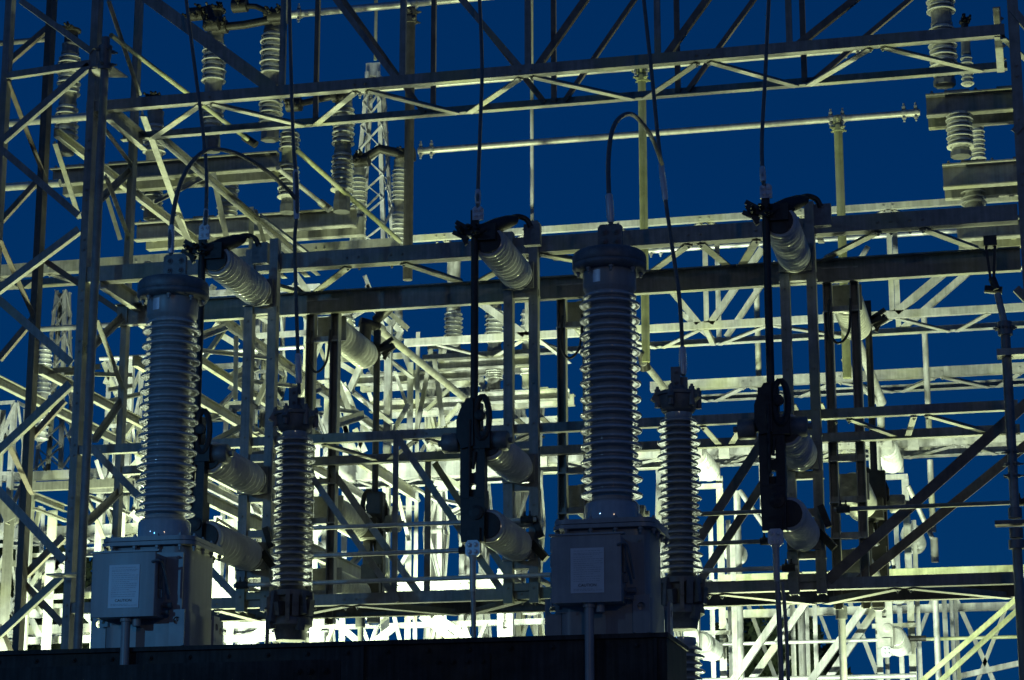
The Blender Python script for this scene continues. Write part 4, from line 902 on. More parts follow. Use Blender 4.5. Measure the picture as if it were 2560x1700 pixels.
post('bright ribbed post behind the left column top, on the lit beam', 385, [('c', 240, 280), ('m', 280, 312), ('s', 312, 384), ('m', 384, 448), ('s', 448, 522), ('b', 522, 548)], .13, 22.5)
post('bright bell-shaped post standing on the lit beam under the arched cable', 570, [('m', 436, 456), ('s', 456, 546)], .125, 23)
post('large ribbed post at the top right corner, above the channel arm', 2355, [('s', -60, 32), ('m', 32, 66), ('s', 66, 172), ('m', 172, 190), ('b', 190, 214)], .145, 21.5)
post('slim ribbed post behind the large one at the top right', 2415, [('c', 48, 80), ('m', 80, 138), ('s', 138, 212)], .07, 23)
post('ribbed post between the two channel arms at right', 2400, [('s', 283, 370), ('b', 370, 392)], .135, 21.5)
post('slim ribbed post behind the one between the channel arms', 2444, [('s', 312, 400)], .085, 24)
post('short ribbed post hanging below the lower channel arm at right', 2434, [('s', 462, 512), ('m', 512, 540)], .128, 22)
post('grey ribbed post under the middle girder, left of the middle switch blade', 1134, [('m', 652, 733), ('s', 733, 756), ('m', 756, 778), ('s', 778, 842), ('m', 842, 868), ('b', 868, 890)], .125, 27)
post('bright ribbed post right of the middle switch blade', 1236, [('s', 726, 748), ('m', 748, 772), ('s', 772, 836), ('m', 836, 858), ('b', 858, 884)], .125, 27)
post('short bright ribbed post between the middle frame posts', 1316, [('s', 775, 832), ('m', 832, 880), ('s', 890, 938), ('m', 938, 968)], .08, 27)
post('stubby ribbed post below the lit channel right of the blade', 1235, [('s', 926, 950), ('m', 950, 978), ('b', 978, 1000)], .12, 27.2)
post('small ribbed post by the white mast left of the blade', 996, [('m', 774, 792), ('s', 792, 850)], .075, 27)
post('white ribbed post left of the slim column, under the girder', 864, [('s', 752, 782), ('m', 782, 800), ('s', 800, 815)], .125, 26)
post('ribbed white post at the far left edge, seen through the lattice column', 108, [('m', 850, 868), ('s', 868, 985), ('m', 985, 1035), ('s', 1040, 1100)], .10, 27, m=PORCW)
def arm(label, x0, y0, Y, x1, h, d_=0.10, m=GALV):
    a = at(x0, y0, Y); xe = Xof(x1, Y, a.z); t = thing('channel_arm', label, 'beam', a, 'insulator support channels')
    b = MB(); b.channel((a.x, Y+d_, a.z), (xe, Y+d_, a.z), h, d_, EZ, -EY, .013)
    for k in range(4): b.bolt(V((a.x+.06+k*.14, Y+.03, a.z+h)), EZ, .02, .02)
    b.build('front_channel', m, t)
    b = MB(); b.channel((a.x, Y+.36, a.z), (xe, Y+.36, a.z), h, d_, EZ, EY, .013); b.build('rear_channel', m, t)
    n = max(2, int(abs(xe-a.x)/.8))
    for k in range(n): MB().bar((a.x+.1+k*(xe-a.x-.2)/(n-1), Y+d_+.002, a.z+h*.5), (a.x+.1+k*(xe-a.x-.2)/(n-1), Y+.358, a.z+h*.5), .05, .05).build('spacer', m, t)
    for k in range(2): MB().box((a.x+.3+k*.5, Y+.23, a.z+h+.012), .24, .44, .022).build('cap_plate', GALVF, t)
arm('dim channel beam under the first two ribbed posts at upper left', 122, 462, 21.8, 690, 0.19, m=GALVF)
arm('brightly lit channel beam at upper left, under the arched cable', 333, 600, 22.3, 885, 0.2)
arm('upper channel arm joining the right column', 2316, 288, 21.4, 2560, 0.22, m=GALVF)
arm('lower pale channel arm joining the right column', 2358, 468, 21.6, 2560, 0.24)
arm('lowest pale channel arm at right, just above the heavy girder', 2393, 598, 21.8, 2560, 0.18)
arm('lit channel beam between the frame posts left of the middle switch', 1090, 925, 26.8, 1330, 0.14)
arm('low lit channel beam behind the middle switch hinge', 1190, 1008, 27, 1420, 0.14)
arm('pale channel beam left of the slanting pipe', 880, 962, 27, 1180, 0.13)
arm('pale channel beam behind the upright bars in the centre', 922, 1030, 27.5, 1180, 0.14)
# bus connectors on top of the posts at upper left
def connector(label, pts, Y, r, m=CAST):
    P = [at(x, y, Y) for x, y in pts]; t = thing('bus_connector', label, 'connector', P[0], 'dark bus connectors')
    MB().tube(P, r, 10).build('arm', m, t, True)
    for p in (P[0], P[-1]):
        b = MB(); b.lathe([(.03, -.09), (.075, -.08), (.075, .08), (.03, .09)], p, EX, 12)
        for q in range(4): b.bolt(p+V((random.uniform(-.08, .08), -.06, random.uniform(-.06, .06))), V((random.uniform(-.5, .5), -1, random.uniform(-.5, .5))), .022, .05)
        b.build('clamp', m, t, True)
connector('dark jointed connector arm between the two tall posts', [(550, 68), (610, 62), (700, 45)], 21.8, .045)
connector('dark upper connector with a hooked end above the tall posts', [(600, 14), (640, 16), (690, 38)], 21.7, .03)
connector('dark connector arm reaching the bright post from the girder', [(735, 262), (790, 250), (850, 238)], 21.9, .035)
connector('dark connector arm left of the thick dark pipe', [(905, 400), (950, 372), (1018, 388)], 22.2, .05)
connector('dark round switch head left of the first tall post top', [(490, 35), (520, 22), (530, 60)], 21.7, .055)

# girders running back from the front columns to the rear bay
GD = 'girders running back'
def back(label, chords_, lac, m=GALV):
    c0 = chords_[0]; t = thing('connecting_girder', label, 'girder', at(c0[0], c0[1], c0[2]), GD)
    members(t, [('chord', 'Y', x, y, Y, xe, 0, 0, w, m) for (x, y, Y, xe, w) in chords_])
    members(t, [('lacing_bar', 'D', a, b, Ya, c, d, Yb, w, mm) for (a, b, Ya, c, d, Yb, w, mm) in lac])
back('girder running back from the left column under the upper girder', [(134, 342, 18.4, 720, .085), (392, 350, 18.4, 790, .07)],
    [(352, 283, 18.6, 467, 600, 20.5, .075, GALV), (134, 356, 18.4, 195, 543, 19, .06, GALV), (532, 432, 20.3, 568, 606, 20.5, .055, GALV), (547, 540, 20.6, 572, 610, 20.8, .05, GALV), (635, 524, 21, 658, 606, 21.2, .05, GALV), (383, 505, 20, 520, 436, 20.5, .045, GALV),
     (628, 517, 21, 627, 700, 21, .05, GALV), (260, 470, 19, 300, 600, 19.2, .04, GALV), (440, 540, 20, 480, 625, 20.2, .05, GALV), (650, 540, 21, 770, 634, 22, .055, GALV)])
back('girder running back through the centre, lit olive from below', [(360, 680, 18.4, 988, .10), (330, 806, 18.4, 800, .075), (330, 915, 18.4, 985, .10)],
    [(497, 841, 20, 565, 816, 20.2, .065, GALV), (568, 946, 21, 640, 914, 21.2, .08, GALV), (582, 949, 21, 795, 972, 22.6, .05, GALV), (500, 876, 20, 690, 897, 21.4, .045, GALV), (765, 982, 22.2, 800, 968, 22.4, .07, GALV), (825, 1022, 22.8, 905, 1034, 23.5, .05, GALV), (825, 1063, 22.8, 908, 1036, 23.4, .085, GALV),
     (520, 1046, 20.4, 545, 1034, 20.5, .06, GALV), (598, 764, 20.6, 614, 835, 20.7, .07, GALV), (590, 840, 20.5, 588, 1000, 20.5, .045, GALV), (560, 820, 20.4, 505, 900, 20.4, .045, GALV), (690, 900, 21.4, 640, 1010, 21.4, .05, GALV), (770, 935, 22, 715, 1045, 22, .05, GALV), (670, 930, 21.6, 668, 1010, 21.6, .05, GALV)])
back('girder running back from the left edge behind the bushing', [(-30, 955, 19.5, 740, .10), (94, 935, 18.4, 560, .09)],
    [(240, 1010, 20, 350, 985, 20.4, .04, GALV), (270, 975, 19.8, 330, 965, 20, .04, GALV), (115, 930, 18.6, 250, 918, 19, .05, GALVF), (160, 935, 18.8, 330, 940, 19.2, .04, GALVF), (300, 1095, 21, 333, 1050, 21, .06, GALV), (210, 1030, 20, 170, 1090, 20, .05, GALV)])
back('low girder running back between the slim column and the middle switch', [(480, 1246, 18.4, 700, .10), (620, 1322, 18.4, 985, .13), (500, 1185, 19, 760, .08)],
    [(500, 1120, 19, 612, 1060, 19.5, .05, GALV), (690, 1150, 20, 700, 1240, 20, .05, GALV), (760, 1180, 20.6, 740, 1290, 20.6, .05, GALV), (820, 1300, 21, 835, 1375, 21, .05, GALV), (850, 1440, 21.4, 900, 1380, 21.6, .06, GALV), (540, 1300, 19, 620, 1350, 19.4, .05, GALV)])
back('short beam ending in a square box right of the centre column', [(880, 1155, 22.5, 1036, .13), (560, 1100, 20, 760, .08)],
    [(990, 1225, 24.5, 1012, 1208, 24.6, .06, GALV), (1030, 1215, 24.6, 1170, 1300, 27, .05, GALV), (1060, 1235, 25, 1163, 1205, 25.2, .06, GALV), (1085, 1205, 25, 1165, 1225, 25.2, .06, GALV), (1090, 1250, 25, 1150, 1262, 25.2, .05, GALV), (1120, 1285, 25.5, 1150, 1270, 25.6, .06, GALV)])

# rear lattice columns
def rcol(label, items, group='rear lattice columns'):
    return group_of('lattice_column', label, 'column', group, items)
def zig(xs, y0, y1, n, Y, w=.05, m=GALV):
    out = []; h = (y1-y0)/n
    for i in range(n):
        a, b = (xs[0], xs[1]) if i % 2 == 0 else (xs[1], xs[0]); out.append(('brace', 'D', a, y0+i*h, Y, b, y0+(i+1)*h, Y, w, m))
    return out
rcol('bright lattice column rising in the centre left of the upright bars', [('leg', 'VX', 970, 815, 25.6, 0, 1640, 0, .085, GALV), ('leg', 'V', 1026, 905, 26.3, 0, 1640, 0, .075, GALV), ('leg', 'V', 1045, 830, 26.3, 0, 1640, 0, .05, GALV),
    ('brace', 'D', 984, 925, 25.6, 1019, 1025, 26.2, .05, GALV), ('brace', 'D', 1068, 930, 26, 1038, 1090, 26, .05, GALVF), ('brace', 'D', 1086, 900, 26, 1108, 1065, 26, .06, GALVF), ('brace', 'D', 1020, 1010, 26, 980, 1080, 26, .05, GALV), ('brace', 'D', 996, 1245, 25.8, 1022, 1352, 26, .045, GALV), ('brace', 'D', 977, 1265, 25.8, 957, 1312, 25.8, .05, GALV), ('brace', 'D', 1020, 1380, 26, 985, 1440, 26, .05, GALV), ('brace', 'D', 985, 1540, 26, 1004, 1620, 26, .05, GALV), ('brace', 'D', 1000, 830, 26, 960, 900, 26, .055, GALV), ('brace', 'D', 985, 800, 26, 935, 880, 26, .05, GALVF)])
rcol('dim lattice column behind the slim porcelain column', [('leg', 'V', 866, 1000, 26, 0, 1640, 0, .07, GALV), ('leg', 'V', 792, 1100, 25, 0, 1640, 0, .08, GALV), ('leg', 'V', 858, 1400, 25, 0, 1640, 0, .07, GALV)] +
    [('brace', 'D', 828, 930, 24.5, 866, 978, 25, .075, GALV), ('brace', 'D', 880, 980, 25, 975, 1056, 25.5, .085, GALV), ('brace', 'D', 943, 878, 25.5, 1028, 943, 26, .07, GALV), ('brace', 'D', 862, 1200, 26, 895, 1135, 26, .05, GALV), ('brace', 'D', 875, 1150, 26, 892, 1200, 26, .05, GALV), ('brace', 'D', 822, 1370, 25, 865, 1440, 25, .06, GALV), ('brace', 'D', 940, 1290, 25, 965, 1262, 25, .07, GALV), ('brace', 'D', 935, 1305, 25, 965, 1335, 25, .06, GALV), ('brace', 'D', 1150, 1010, 27, 1080, 1090, 27, .055, GALV), ('brace', 'D', 905, 1100, 26, 880, 1160, 26, .05, GALV), ('brace', 'D', 1060, 1095, 26, 1080, 1128, 26, .06, GALV), ('brace', 'D', 1082, 1098, 26, 1103, 1130, 26, .06, GALV)])
rcol('glaring white column foot behind the slim column base', [('leg', 'V', 580, 1400, 23.5, 0, 1640, 0, .075, GALV), ('leg', 'V', 545, 1290, 24.5, 0, 1640, 0, .10, GALV), ('brace', 'D', 585, 1630, 23.4, 668, 1566, 23.4, .10, GALV), ('brace', 'D', 700, 1540, 24, 760, 1590, 24, .06, GALV), ('tie', 'X', 520, 1500, 24, 700, 0, 0, .14, GALV), ('tie', 'X', 560, 1605, 26, 760, 0, 0, .08, GALV), ('tie', 'X', 600, 1555, 27, 760, 0, 0, .12, GALVF)])
rcol('pair of glaring white column feet under the lowest girder left of centre', [('leg', 'V', 791, 1500, 23.2, 0, 1660, 0, .085, GALV), ('leg', 'V', 962, 1520, 23.4, 0, 1660, 0, .085, GALV), ('brace', 'D', 826, 1546, 23.2, 905, 1612, 23.2, .07, GALV), ('brace', 'D', 917, 1618, 23.2, 985, 1566, 23.2, .07, GALV), ('brace', 'D', 835, 1560, 26, 810, 1625, 26, .045, GALV), ('brace', 'D', 945, 1555, 26, 922, 1625, 26, .05, GALV), ('brace', 'D', 905, 1565, 26, 925, 1620, 26, .045, GALV)])
rcol('two parallel white bars slanting down to the dark beam in the centre', [('brace', 'D', 1052, 1538, 23.4, 1150, 1612, 23.4, .085, GALV), ('brace', 'D', 1086, 1538, 24, 1190, 1612, 24, .085, GALV), ('brace', 'D', 1152, 1560, 27, 1125, 1620, 27, .05, GALV), ('brace', 'D', 1158, 1560, 27, 1182, 1618, 27, .05, GALV), ('brace', 'D', 1215, 1555, 27, 1190, 1615, 27, .05, GALV), ('tie', 'X', 1000, 1570, 28, 1420, 0, 0, .07, GALV), ('tie', 'X', 780, 1575, 28.5, 1000, 0, 0, .06, GALV)])
rcol('lattice column with bright edge strips at the left edge', [('leg', 'V', 24, 1285, 23, 0, 1640, 0, .12, GALV), ('leg', 'VX', 80, 1200, 23.6, 0, 1640, 0, .055, GALV), ('leg', 'V', 132, 1275, 24.5, 0, 1640, 0, .12, GALV), ('leg', 'V', 108, 1270, 25.5, 0, 1500, 0, .05, GALV), ('tie', 'XC', 76, 1226, 22.8, 330, 0, 0, .09, GALV), ('tie', 'X', 20, 1415, 23.5, 44, 0, 0, .06, GALV), ('tie', 'X', 75, 1392, 24, 170, 0, 0, .04, GALV), ('tie', 'X', 40, 1432, 26, 170, 0, 0, .16, GALVF), ('tie', 'X', 60, 1500, 24, 300, 0, 0, .06, GALVF), ('tie', 'X', 40, 1545, 25, 330, 0, 0, .10, GALV), ('tie', 'X', 60, 1610, 25, 330, 0, 0, .08, GALV),
    ('brace', 'Y', 82, 1250, 23, 158, 0, 0, .08, GALV), ('brace', 'Y', 82, 1275, 23, 160, 0, 0, .03, GALV), ('brace', 'D', 100, 1265, 24, 84, 1330, 24, .05, GALV), ('brace', 'D', 118, 1395, 25, 75, 1465, 25, .045, GALVF), ('brace', 'D', 75, 1465, 23.5, 100, 1492, 23.5, .05, GALV), ('brace', 'D', 0, 1240, 22, 26, 1300, 22, .14, GALV)])
rcol('pale lattice column between the left column and the left transformer', [('leg', 'V', 250, 1235, 24, 0, 1600, 0, .085, GALV), ('leg', 'V', 311, 1240, 24.5, 0, 1400, 0, .05, GALV), ('leg', 'VX', 198, 1230, 23.6, 0, 1600, 0, .08, GALV), ('tie', 'XC', 218, 1232, 23.5, 330, 0, 0, .05, GALV), ('brace', 'Y', 218, 1248, 23.5, 330, 0, 0, .05, GALV), ('brace', 'D', 235, 1195, 24, 248, 1235, 24, .05, GALV), ('brace', 'D', 270, 1195, 24, 252, 1235, 24, .05, GALV), ('brace', 'D', 262, 1215, 25, 240, 1150, 25, .05, GALV), ('tie', 'X', 205, 1390, 24.5, 260, 0, 0, .10, GALV), ('tie', 'X', 130, 1520, 26, 210, 0, 0, .05, GALV), ('brace', 'D', 285, 900, 26, 262, 960, 26, .06, GALV), ('brace', 'D', 258, 905, 26, 290, 985, 26, .06, GALV)])

# rear switches, their posts and rods (lower right)
def recolour(t, mp):
    for ch in list(t.children):
        for o in [ch]+list(ch.children):
            m = o.data.materials[0].name
            if m in mp: o.data = o.data.copy(); o.data.materials[0] = mp[m]
CASTLIT = mat('floodlit_casting', (0.33, 0.33, 0.30), 0.5, 0.2, 0.2, 10, bump=0.3)  # lit copy of the dark casting, floodlight put into the colour
DY = 27.7
Ztb = at(2232, 1160, DY).z
first = None
XSR = Xof(2232, DY, Ztb); STEP = SWX['r']-SWX['m']
for k, lab in enumerate(('white floodlit rear switch at right, between the two dark slanting bars', 'white floodlit rear switch behind the slim column at right', 'white floodlit rear switch mostly hidden behind the middle switch')):
    if k == 0:
        first = copy_thing(SW, (XSR, DY, zsw+Ztb-Zt), lab, 'floodlit rear switches'); recolour(first, {'light_grey_glazed_porcelain': PORCW, 'dark_cast_metal': CASTLIT, 'grey_cast_metal': CASTLIT})
    else: c = copy_thing(first, (XSR-STEP*k, DY, zsw+Ztb-Zt), lab, 'floodlit rear switches')
PS = 'floodlit switch posts'
for (lab, x) in (('row of white channel posts beside the rear switch at right', 2232), ('row of white channel posts behind the slim column at right', 1768)):
    d = x-2232
    group_of('switch_frame', lab, 'frame', PS, [('post', 'V', 2178+d, 1105, DY+.05, 0, 1720, 0, .075, GALV), ('post', 'VX', 2196+d, 1105, DY+.15, 0, 1720, 0, .05, GALV), ('post', 'V', 2262+d, 1190, DY+.05, 0, 1720, 0, .085, GALV), ('post', 'V', 2284+d, 1300, DY+.95, 0, 1720, 0, .06, GALV), ('post', 'V', 2240+d, 1310, DY+.95, 0, 1720, 0, .06, GALV),
        ('tie', 'X', 2180+d, 1200+(-d)*.05, DY, 2270+d, 0, 0, .06, GALV), ('tie', 'X', 2180+d, 1440+(-d)*.05, DY, 2270+d, 0, 0, .06, GALV), ('tie', 'X', 2180+d, 1570+(-d)*.04, DY, 2290+d, 0, 0, .05, GALV)])
for (lab, x, y, off) in (('pale ribbed drum insulator on the far side of the rear posts at right', 2298, 1345, .95), ('pale drum insulator seen above the lowest girder left of the right switch', 1840, 1375, .95)):
    P = at(x-20, y-12, DY+1.0); t = thing('post_insulator', lab, 'insulator', P, 'rear facing insulators'); rib_insul(b := MB(), P, EY, .9, .14, 10, .03); b.build('porcelain', PORCW, t, True, ang=60)
    MB().lathe([(.1, -.05), (.13, -.04), (.13, .0), (.1, .02)], P+EY*.92, EY, 20).build('end_cap', CASTLIT, t, True)
group_of('control_rod', 'white control rod crossing the rear posts at lower right', 'rod', 'rear control rods', [('rod', 'PX', 1740, 1612, DY-.2, 2285, 0, 0, .022, ALU), ('joint', 'PX', 2270, 1597, DY-.2, 2315, 0, 0, .034, CAST)])
group_of('control_rod', 'yellow-green control rod running to the right column at lower right', 'rod', 'rear control rods', [('rod', 'PX', 2310, 1598, DY-.2, 2575, 0, 0, .021, YGREEN)])
group_of('control_rod', 'lowest white control rod along the bottom edge', 'rod', 'rear control rods', [('rod', 'PX', 1740, 1702, DY-.2, 2290, 0, 0, .03, ALU)])
group_of('terminal_rod', 'grey rod with a two-bolt clamp hanging below the lowest girder at right', 'rod', 'hanging terminal rods', [('rod', 'PV', 2104, 1530, 22, 0, 1720, 0, .026, CASTG), ('sleeve', 'PV', 2104, 1545, 22, 0, 1600, 0, .036, ALU), ('clamp', 'PV', 2103, 1515, 22, 0, 1548, 0, .055, CASTG)])
group_of('terminal_rod', 'pale rod with a two-bolt clamp hanging below the lowest girder at left', 'rod', 'hanging terminal rods', [('rod', 'PV', 902, 1560, 22, 0, 1640, 0, .03, ALU), ('clamp', 'PV', 901, 1545, 22, 0, 1568, 0, .05, CASTG)])
group_of('vertical_pipe', 'grey polished pipe at lower right below the lowest girder', 'pipe', 'slim drop pipes', [('pipe', 'PV', 2338, 1490, 26.5, 0, 1720, 0, .036, ALU)])
group_of('steel_bracing', 'two white bars slanting down left, behind the blue cable at lower right', 'brace', 'rear slanting bars', [('brace_bar', 'D', 2003, 1455, 27, 1825, 1712, 27, .085, GALV), ('brace_bar', 'D', 2060, 1440, 27.8, 1872, 1708, 27.8, .085, GALV)])
group_of('steel_bracing', 'two white bars slanting up to the white rear switch at lower right', 'brace', 'rear slanting bars', [('brace_bar', 'D', 2190, 1475, 27, 2020, 1710, 27, .085, GALV), ('brace_bar', 'D', 2225, 1470, 27.8, 2062, 1708, 27.8, .085, GALV)])
group_of('steel_bracing', 'two yellow-green bars slanting up to the right column at lower right', 'brace', 'rear slanting bars', [('brace_bar', 'D', 2300, 1706, 25.5, 2560, 1480, 25.5, .055, YGREEN), ('brace_bar', 'D', 2340, 1712, 26.2, 2560, 1510, 26.2, .055, YGREEN)])
group_of('steel_bracing', 'thin crossing bars beyond the rear posts at lower right', 'brace', 'far crossing bars', [('brace_bar', 'D', 1868, 1505, 33, 1945, 1712, 33, .06, GALV), ('brace_bar', 'D', 1796, 1500, 33, 1830, 1610, 33, .055, GALV), ('brace_bar', 'D', 2122, 1500, 33, 2204, 1712, 33, .065, GALV), ('brace_bar', 'D', 2388, 1492, 33, 2488, 1712, 33, .065, GALV), ('brace_bar', 'D', 2330, 1500, 33, 2285, 1620, 33, .055, GALV), ('brace_bar', 'D', 2515, 1520, 33, 2440, 1712, 33, .055, GALV), ('brace_bar', 'D', 2043, 1515, 33, 2075, 1600, 33, .05, GALVF), ('brace_bar', 'D', 1975, 1640, 33, 1935, 1712, 33, .05, GALV), ('brace_bar', 'D', 2400, 1690, 30, 2560, 1655, 30, .07, GALV), ('brace_bar', 'D', 2215, 1590, 33, 2190, 1712, 33, .05, GALV), ('brace_bar', 'D', 1850, 1520, 33, 1835, 1640, 33, .05, GALV)])
rcol('group of pale uprights below the lowest girder right of the blue cable', [('leg', 'V', 1980, 1500, 29, 0, 1720, 0, .06, GALV), ('leg', 'PV', 2002, 1500, 30, 0, 1720, 0, .05, GALV), ('leg', 'V', 2016, 1500, 29.5, 0, 1720, 0, .05, GALVF), ('leg', 'V', 2036, 1500, 29, 0, 1720, 0, .055, GALV)])
rcol('group of pale uprights below the lowest girder near the right column', [('leg', 'V', 2360, 1495, 29, 0, 1680, 0, .06, GALV), ('leg', 'VX', 2377, 1495, 29.5, 0, 1720, 0, .05, GALV), ('leg', 'V', 2388, 1490, 29, 0, 1680, 0, .05, GALV)])
rcol('pale upright with yellow-green face left of the blue cable', [('leg', 'V', 1830, 1310, 26, 0, 1720, 0, .06, GALV), ('leg', 'V', 1796, 1200, 28.5, 0, 1720, 0, .05, GALV)])

# far mast and towers
def mast(label, x, ytop, ybot, w0, w1, Y, n, m=GALV):
    a, c = at(x, ytop, Y), at(x, ybot, Y); k = scale_at(c); t = thing('lattice_mast', label, 'mast', (c.x, Y, c.z), 'far lattice masts')
    xc = c.x; h = a.z-c.z; W = lambda s: (w0*(1-s)+w1*s)*k/2
    def P(s, sx_, sy_): return V((xc+sx_*W(s), Y+sy_*W(s), c.z+h*(1-s)))
    cor = [(-1, -1), (1, -1), (1, 1), (-1, 1)]
    for (sx_, sy_) in cor: MB().angle(P(0, sx_, sy_), P(1, sx_, sy_), .055, -EX*sx_, -EY*sy_, .055).build('leg', m, t)
    for i in range(n):
        for j in range(4):
            c0, c1 = cor[j], cor[(j+1) % 4]
            if i % 2: c0, c1 = c1, c0
            MB().bar(P(i/n, *c0), P((i+1)/n, *c1), .04, .012, EY).build('brace', m, t)
            if j == 0: MB().bar(P((i)/n, *c1), P((i+1)/n, *c0), .04, .012, EY).build('brace', m, t)
    return t
mast('pale lattice mast in the sky left of the thick dark pipe', 931, 200, 640, 40, 95, 27.5, 7)
group_of('mast_plate', 'pale plate with lugs at the top of the lattice mast', 'plate', None, [('plate', 'X', 914, 190, 27.4, 950, 0, 0, .18, ALU), ('lug', 'PV', 918, 180, 27.35, 0, 205, 0, .03, ALU), ('lug', 'PV', 946, 180, 27.35, 0, 198, 0, .03, ALU)])
mast('dim narrow mast seen through the left column', 135, 730, 1180, 30, 75, 29, 8, GALVF)

# unseen building added low behind the rear bay (its wall throws the floodlight back)
CONC = mat('pale_reflecting_wall', (0.68, 0.68, 0.62), 0.8, 0, 0.12, 2, bump=0.2, streak=0.15)
cb = thing('added_building', 'long low pale building added behind the rear steel row to reflect floodlight', 'building', (-8, 33, 0))
MB().box((-8, 34.5, 1.7), 22, 3, 3.4).build('wall', CONC, cb); MB().box((-8, 34.5, 3.46), 22.5, 3.5, .11).build('roof', GALVF, cb)
for k in range(5):
    w = MB().box((-16+k*4, 32.985, 2.0), 1.2, .05, .8).build('window', CAST, cb); MB().box((-16+k*4, 32.96, 1.56), 1.35, .1, .06).build('sill', GALVF, w)
MB().box((-4.2+2.2, 32.985, 1.05), .95, .05, 2.1).build('door', PAINT, cb)
# trees beyond the yard
def tree(label, x, y, Y, h, r):
    c = at(x, y, Y); t = thing('tree', label, 'tree', (c.x, Y, 0), 'dark trees beyond the yard')
    b = MB(); b.tube([(c.x, Y, 0), (c.x+.1, Y, c.z*.5), (c.x, Y, c.z)], [.28, .2, .08], 8)
    for k in range(7):
        a = k*.9; z = c.z*(.45+.07*k); b.tube([(c.x, Y, z), (c.x+math.cos(a)*r*.6, Y+math.sin(a)*r*.6, z+r*.4)], [.09, .03], 6)
    b.build('trunk', BARK, t, True)
    b = MB()
    cl = [(V((random.gauss(0, .5), random.gauss(0, .5), random.gauss(0, .42)))*r+V((c.x, Y, c.z)), random.uniform(.25, .55)*r) for _ in range(26)]
    for (q, s) in cl:
        for _ in range(170):
            d = V((random.gauss(0, 1), random.gauss(0, 1), random.gauss(0, 1))).normalized()*s*random.uniform(.5, 1)**.5
            p = q+d; u = V((random.gauss(0, 1), random.gauss(0, 1), random.gauss(0, 1))).normalized(); v = u.orthogonal().normalized(); l = random.uniform(.1, .2)
            n = len(b.v); b.v += [p-u*l, p+v*l*.5, p+u*l, p-v*l*.5]; b.f.append((n, n+1, n+2, n+3))
    b.build('crown', LEAF, t)
tree('dark bushy tree low behind the white slanting bars at right', 1925, 1672, 48, 7, 1.05)
tree('dark low tree behind the cable at lower right', 2050, 1705, 50, 6, 0.7)
tree('dark tree low at the left edge behind the lattice column', 85, 1530, 46, 7, 1.5)
tree('dark tree partly hidden behind the left transformer', 330, 1600, 47, 7, 1.4)

# farther lattice towers and girders that fill the gaps at left and centre
def tower(label, x, ytop, wpx, Y, n, m=GALV, lw=.07, bw=.05, tilt=0):
    a = at(x, ytop, Y); k = scale_at(a)*wpx; t = thing('lattice_tower', label, 'tower', (a.x, Y, 0), 'rear lattice towers')
    cor = [(0, 0), (k, 0), (k, k), (0, k)]; P = lambda c, z: V((a.x+c[0], Y+c[1], z)); z0 = 1.5; h = a.z-z0
    for i, c in enumerate(cor): MB().angle(P(c, 0), P(c, a.z), lw, EX*(1 if c[0] == 0 else -1), EY*(1 if c[1] == 0 else -1), lw).build('leg', m, t)
    for i in range(n):
        za, zb = z0+h*i/n, z0+h*(i+1)/n
        for j in range(4):
            p, q = cor[j], cor[(j+1) % 4]; off = EY*(-.012 if j == 0 else .012 if j == 2 else 0) + EX*(.012 if j == 1 else -.012 if j == 3 else 0)
            if (i+j) % 2: p, q = q, p
            dn = (off.normalized() if off.length else EY); A, B = P(p, za)+off, P(q, zb)+off; d = (B-A).normalized(); u = d.cross(dn)
            MB().angle(A, B, bw, u, -dn if False else dn, bw*.7, .008).build('brace', m, t)
            if j < 2:
                MB().bar(P(p, zb)+off*2, P(q, zb)+off*2, bw, .01, EZ if j == 0 else EZ).build('strut', m, t)
    return t
tower('slim bright lattice tower behind the slim column, left of centre', 560, 1010, 60, 29.5, 7)
tower('bright lattice tower between the slim column and the upright bars', 760, 800, 70, 28.5, 9)
tower('pale lattice tower behind the left switch frame', 640, 770, 58, 30, 9)
tower('narrow bright lattice tower beside the centre column', 1070, 870, 40, 28.8, 9)
tower('pale lattice tower behind the middle switch lever', 1150, 950, 62, 30.5, 8)
tower('pale lattice tower behind the middle switch frame', 1290, 990, 55, 31.5, 8)
tower('pale tall lattice tower in the left part, behind the transformer', 268, 900, 70, 28, 8)
tower('pale lattice tower at the far left edge', -30, 1010, 75, 27.5, 7)
tower('dim far lattice tower left of the rear switch at right', 1640, 1180, 50, 33, 5)
for (lab, ref, x0, x1, Y, w, fn, rn) in (('far pale girder at the height of the left switch hinge', (500, 1030), 380, 800, 30, .10, [420, 560, 700], [490, 630, 770]), ('far pale girder behind the slim column mid height', (500, 1180), -20, 860, 29, .12, [40, 200, 360, 520, 680], [120, 280, 440, 600, 760]),
        ('far white girder low at the left edge', (20, 1345), -40, 620, 27, .13, [60, 200, 340, 480], [130, 270, 410, 550]), ('far pale girder crossing behind the middle switch lever', (1000, 1075), 900, 1420, 29.5, .09, [960, 1100, 1240, 1380], [1030, 1170, 1310]),
        ('far pale girder behind the upright bars', (820, 1262), 640, 1000, 28.5, .09, [680, 800, 920], [740, 860]), ('far girder above the dark beam, left of the slim column', (60, 1585), -40, 780, 27, .11, [40, 200, 360, 520, 680], [120, 280, 440, 600])):
    girder('lattice_girder', lab, ref, x0, x1, Y, Y+.7, w, w*.8, fn, rn, (GALV, GALV, GALV), 'far girders', wl=.06)
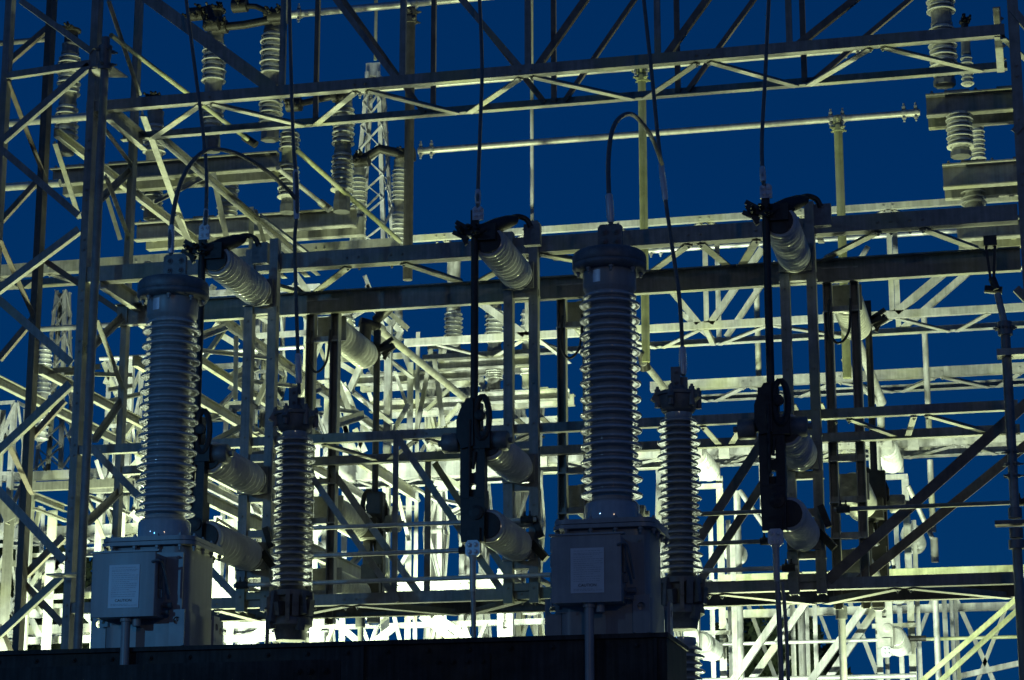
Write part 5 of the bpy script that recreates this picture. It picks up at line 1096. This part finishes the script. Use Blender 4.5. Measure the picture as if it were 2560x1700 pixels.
tu = thing('steel_bracing', 'tangle of bright slanting bars behind the heavy girder, left of the middle switch', 'brace', at(750, 800, 26), 'rear slanting bars')
random.seed(21); its = []
for k in range(30):
    x = random.uniform(470, 1010); y = random.uniform(650, 960); l = random.uniform(50, 120); an = random.choice((.55, .7, .95, 1.2)) * random.choice((1, 1, -1)); Y = random.choice((23.5, 25, 26.5, 28))
    if 480 < x < 620 and 860 < y < 980: continue
    its.append(('brace_bar', 'D', x, y, Y, x+l*math.cos(an), y+l*math.sin(abs(an))*(1 if an > 0 else -1), Y, random.choice((.04, .055, .07)), GALV))
for (x0, y0, x1, Y) in ((480, 742, 800, 27), (640, 845, 960, 28), (820, 905, 1010, 27), (480, 925, 640, 29)): its.append(('rail', 'X', x0, y0, Y, x1, 0, 0, .07, GALV))
members(tu, its)
tn = thing('steel_bracing', 'tangle of pale slanting bars behind the slim column and the centre column', 'brace', at(800, 1100, 27), 'rear slanting bars')
random.seed(5)
its = []
for k in range(34):
    x = random.uniform(500, 1190); y = random.uniform(930, 1230) if random.random() < .6 else random.uniform(1130, 1560)
    if 1000 < x < 1190 and y > 1180: y -= 250
    l = random.uniform(60, 130); an = random.choice((.6, .75, 1.0, 1.15)) * random.choice((-1, 1))
    Y = random.choice((24.5, 26, 27.2, 29)); its.append(('brace_bar', 'D', x, y, Y, x+l*math.cos(an), y+l*math.sin(abs(an))*(1 if an > 0 else -1), Y, random.choice((.045, .06, .075)), random.choice((GALV, GALV, GALVF))))
members(tn, its)
tl = thing('steel_bracing', 'tangle of pale slanting bars behind the left lattice column', 'brace', at(200, 1300, 26), 'rear slanting bars')
its = []
for k in range(26):
    x = random.uniform(-10, 560); y = random.uniform(1180, 1600); l = random.uniform(60, 120); an = random.choice((.6, .8, 1.1)) * random.choice((-1, 1)); Y = random.choice((24.5, 26, 27.2))
    its.append(('brace_bar', 'D', x, y, Y, x+l*math.cos(an), y+l*math.sin(abs(an))*(1 if an > 0 else -1), Y, random.choice((.05, .065, .08)), GALV))
members(tl, its)
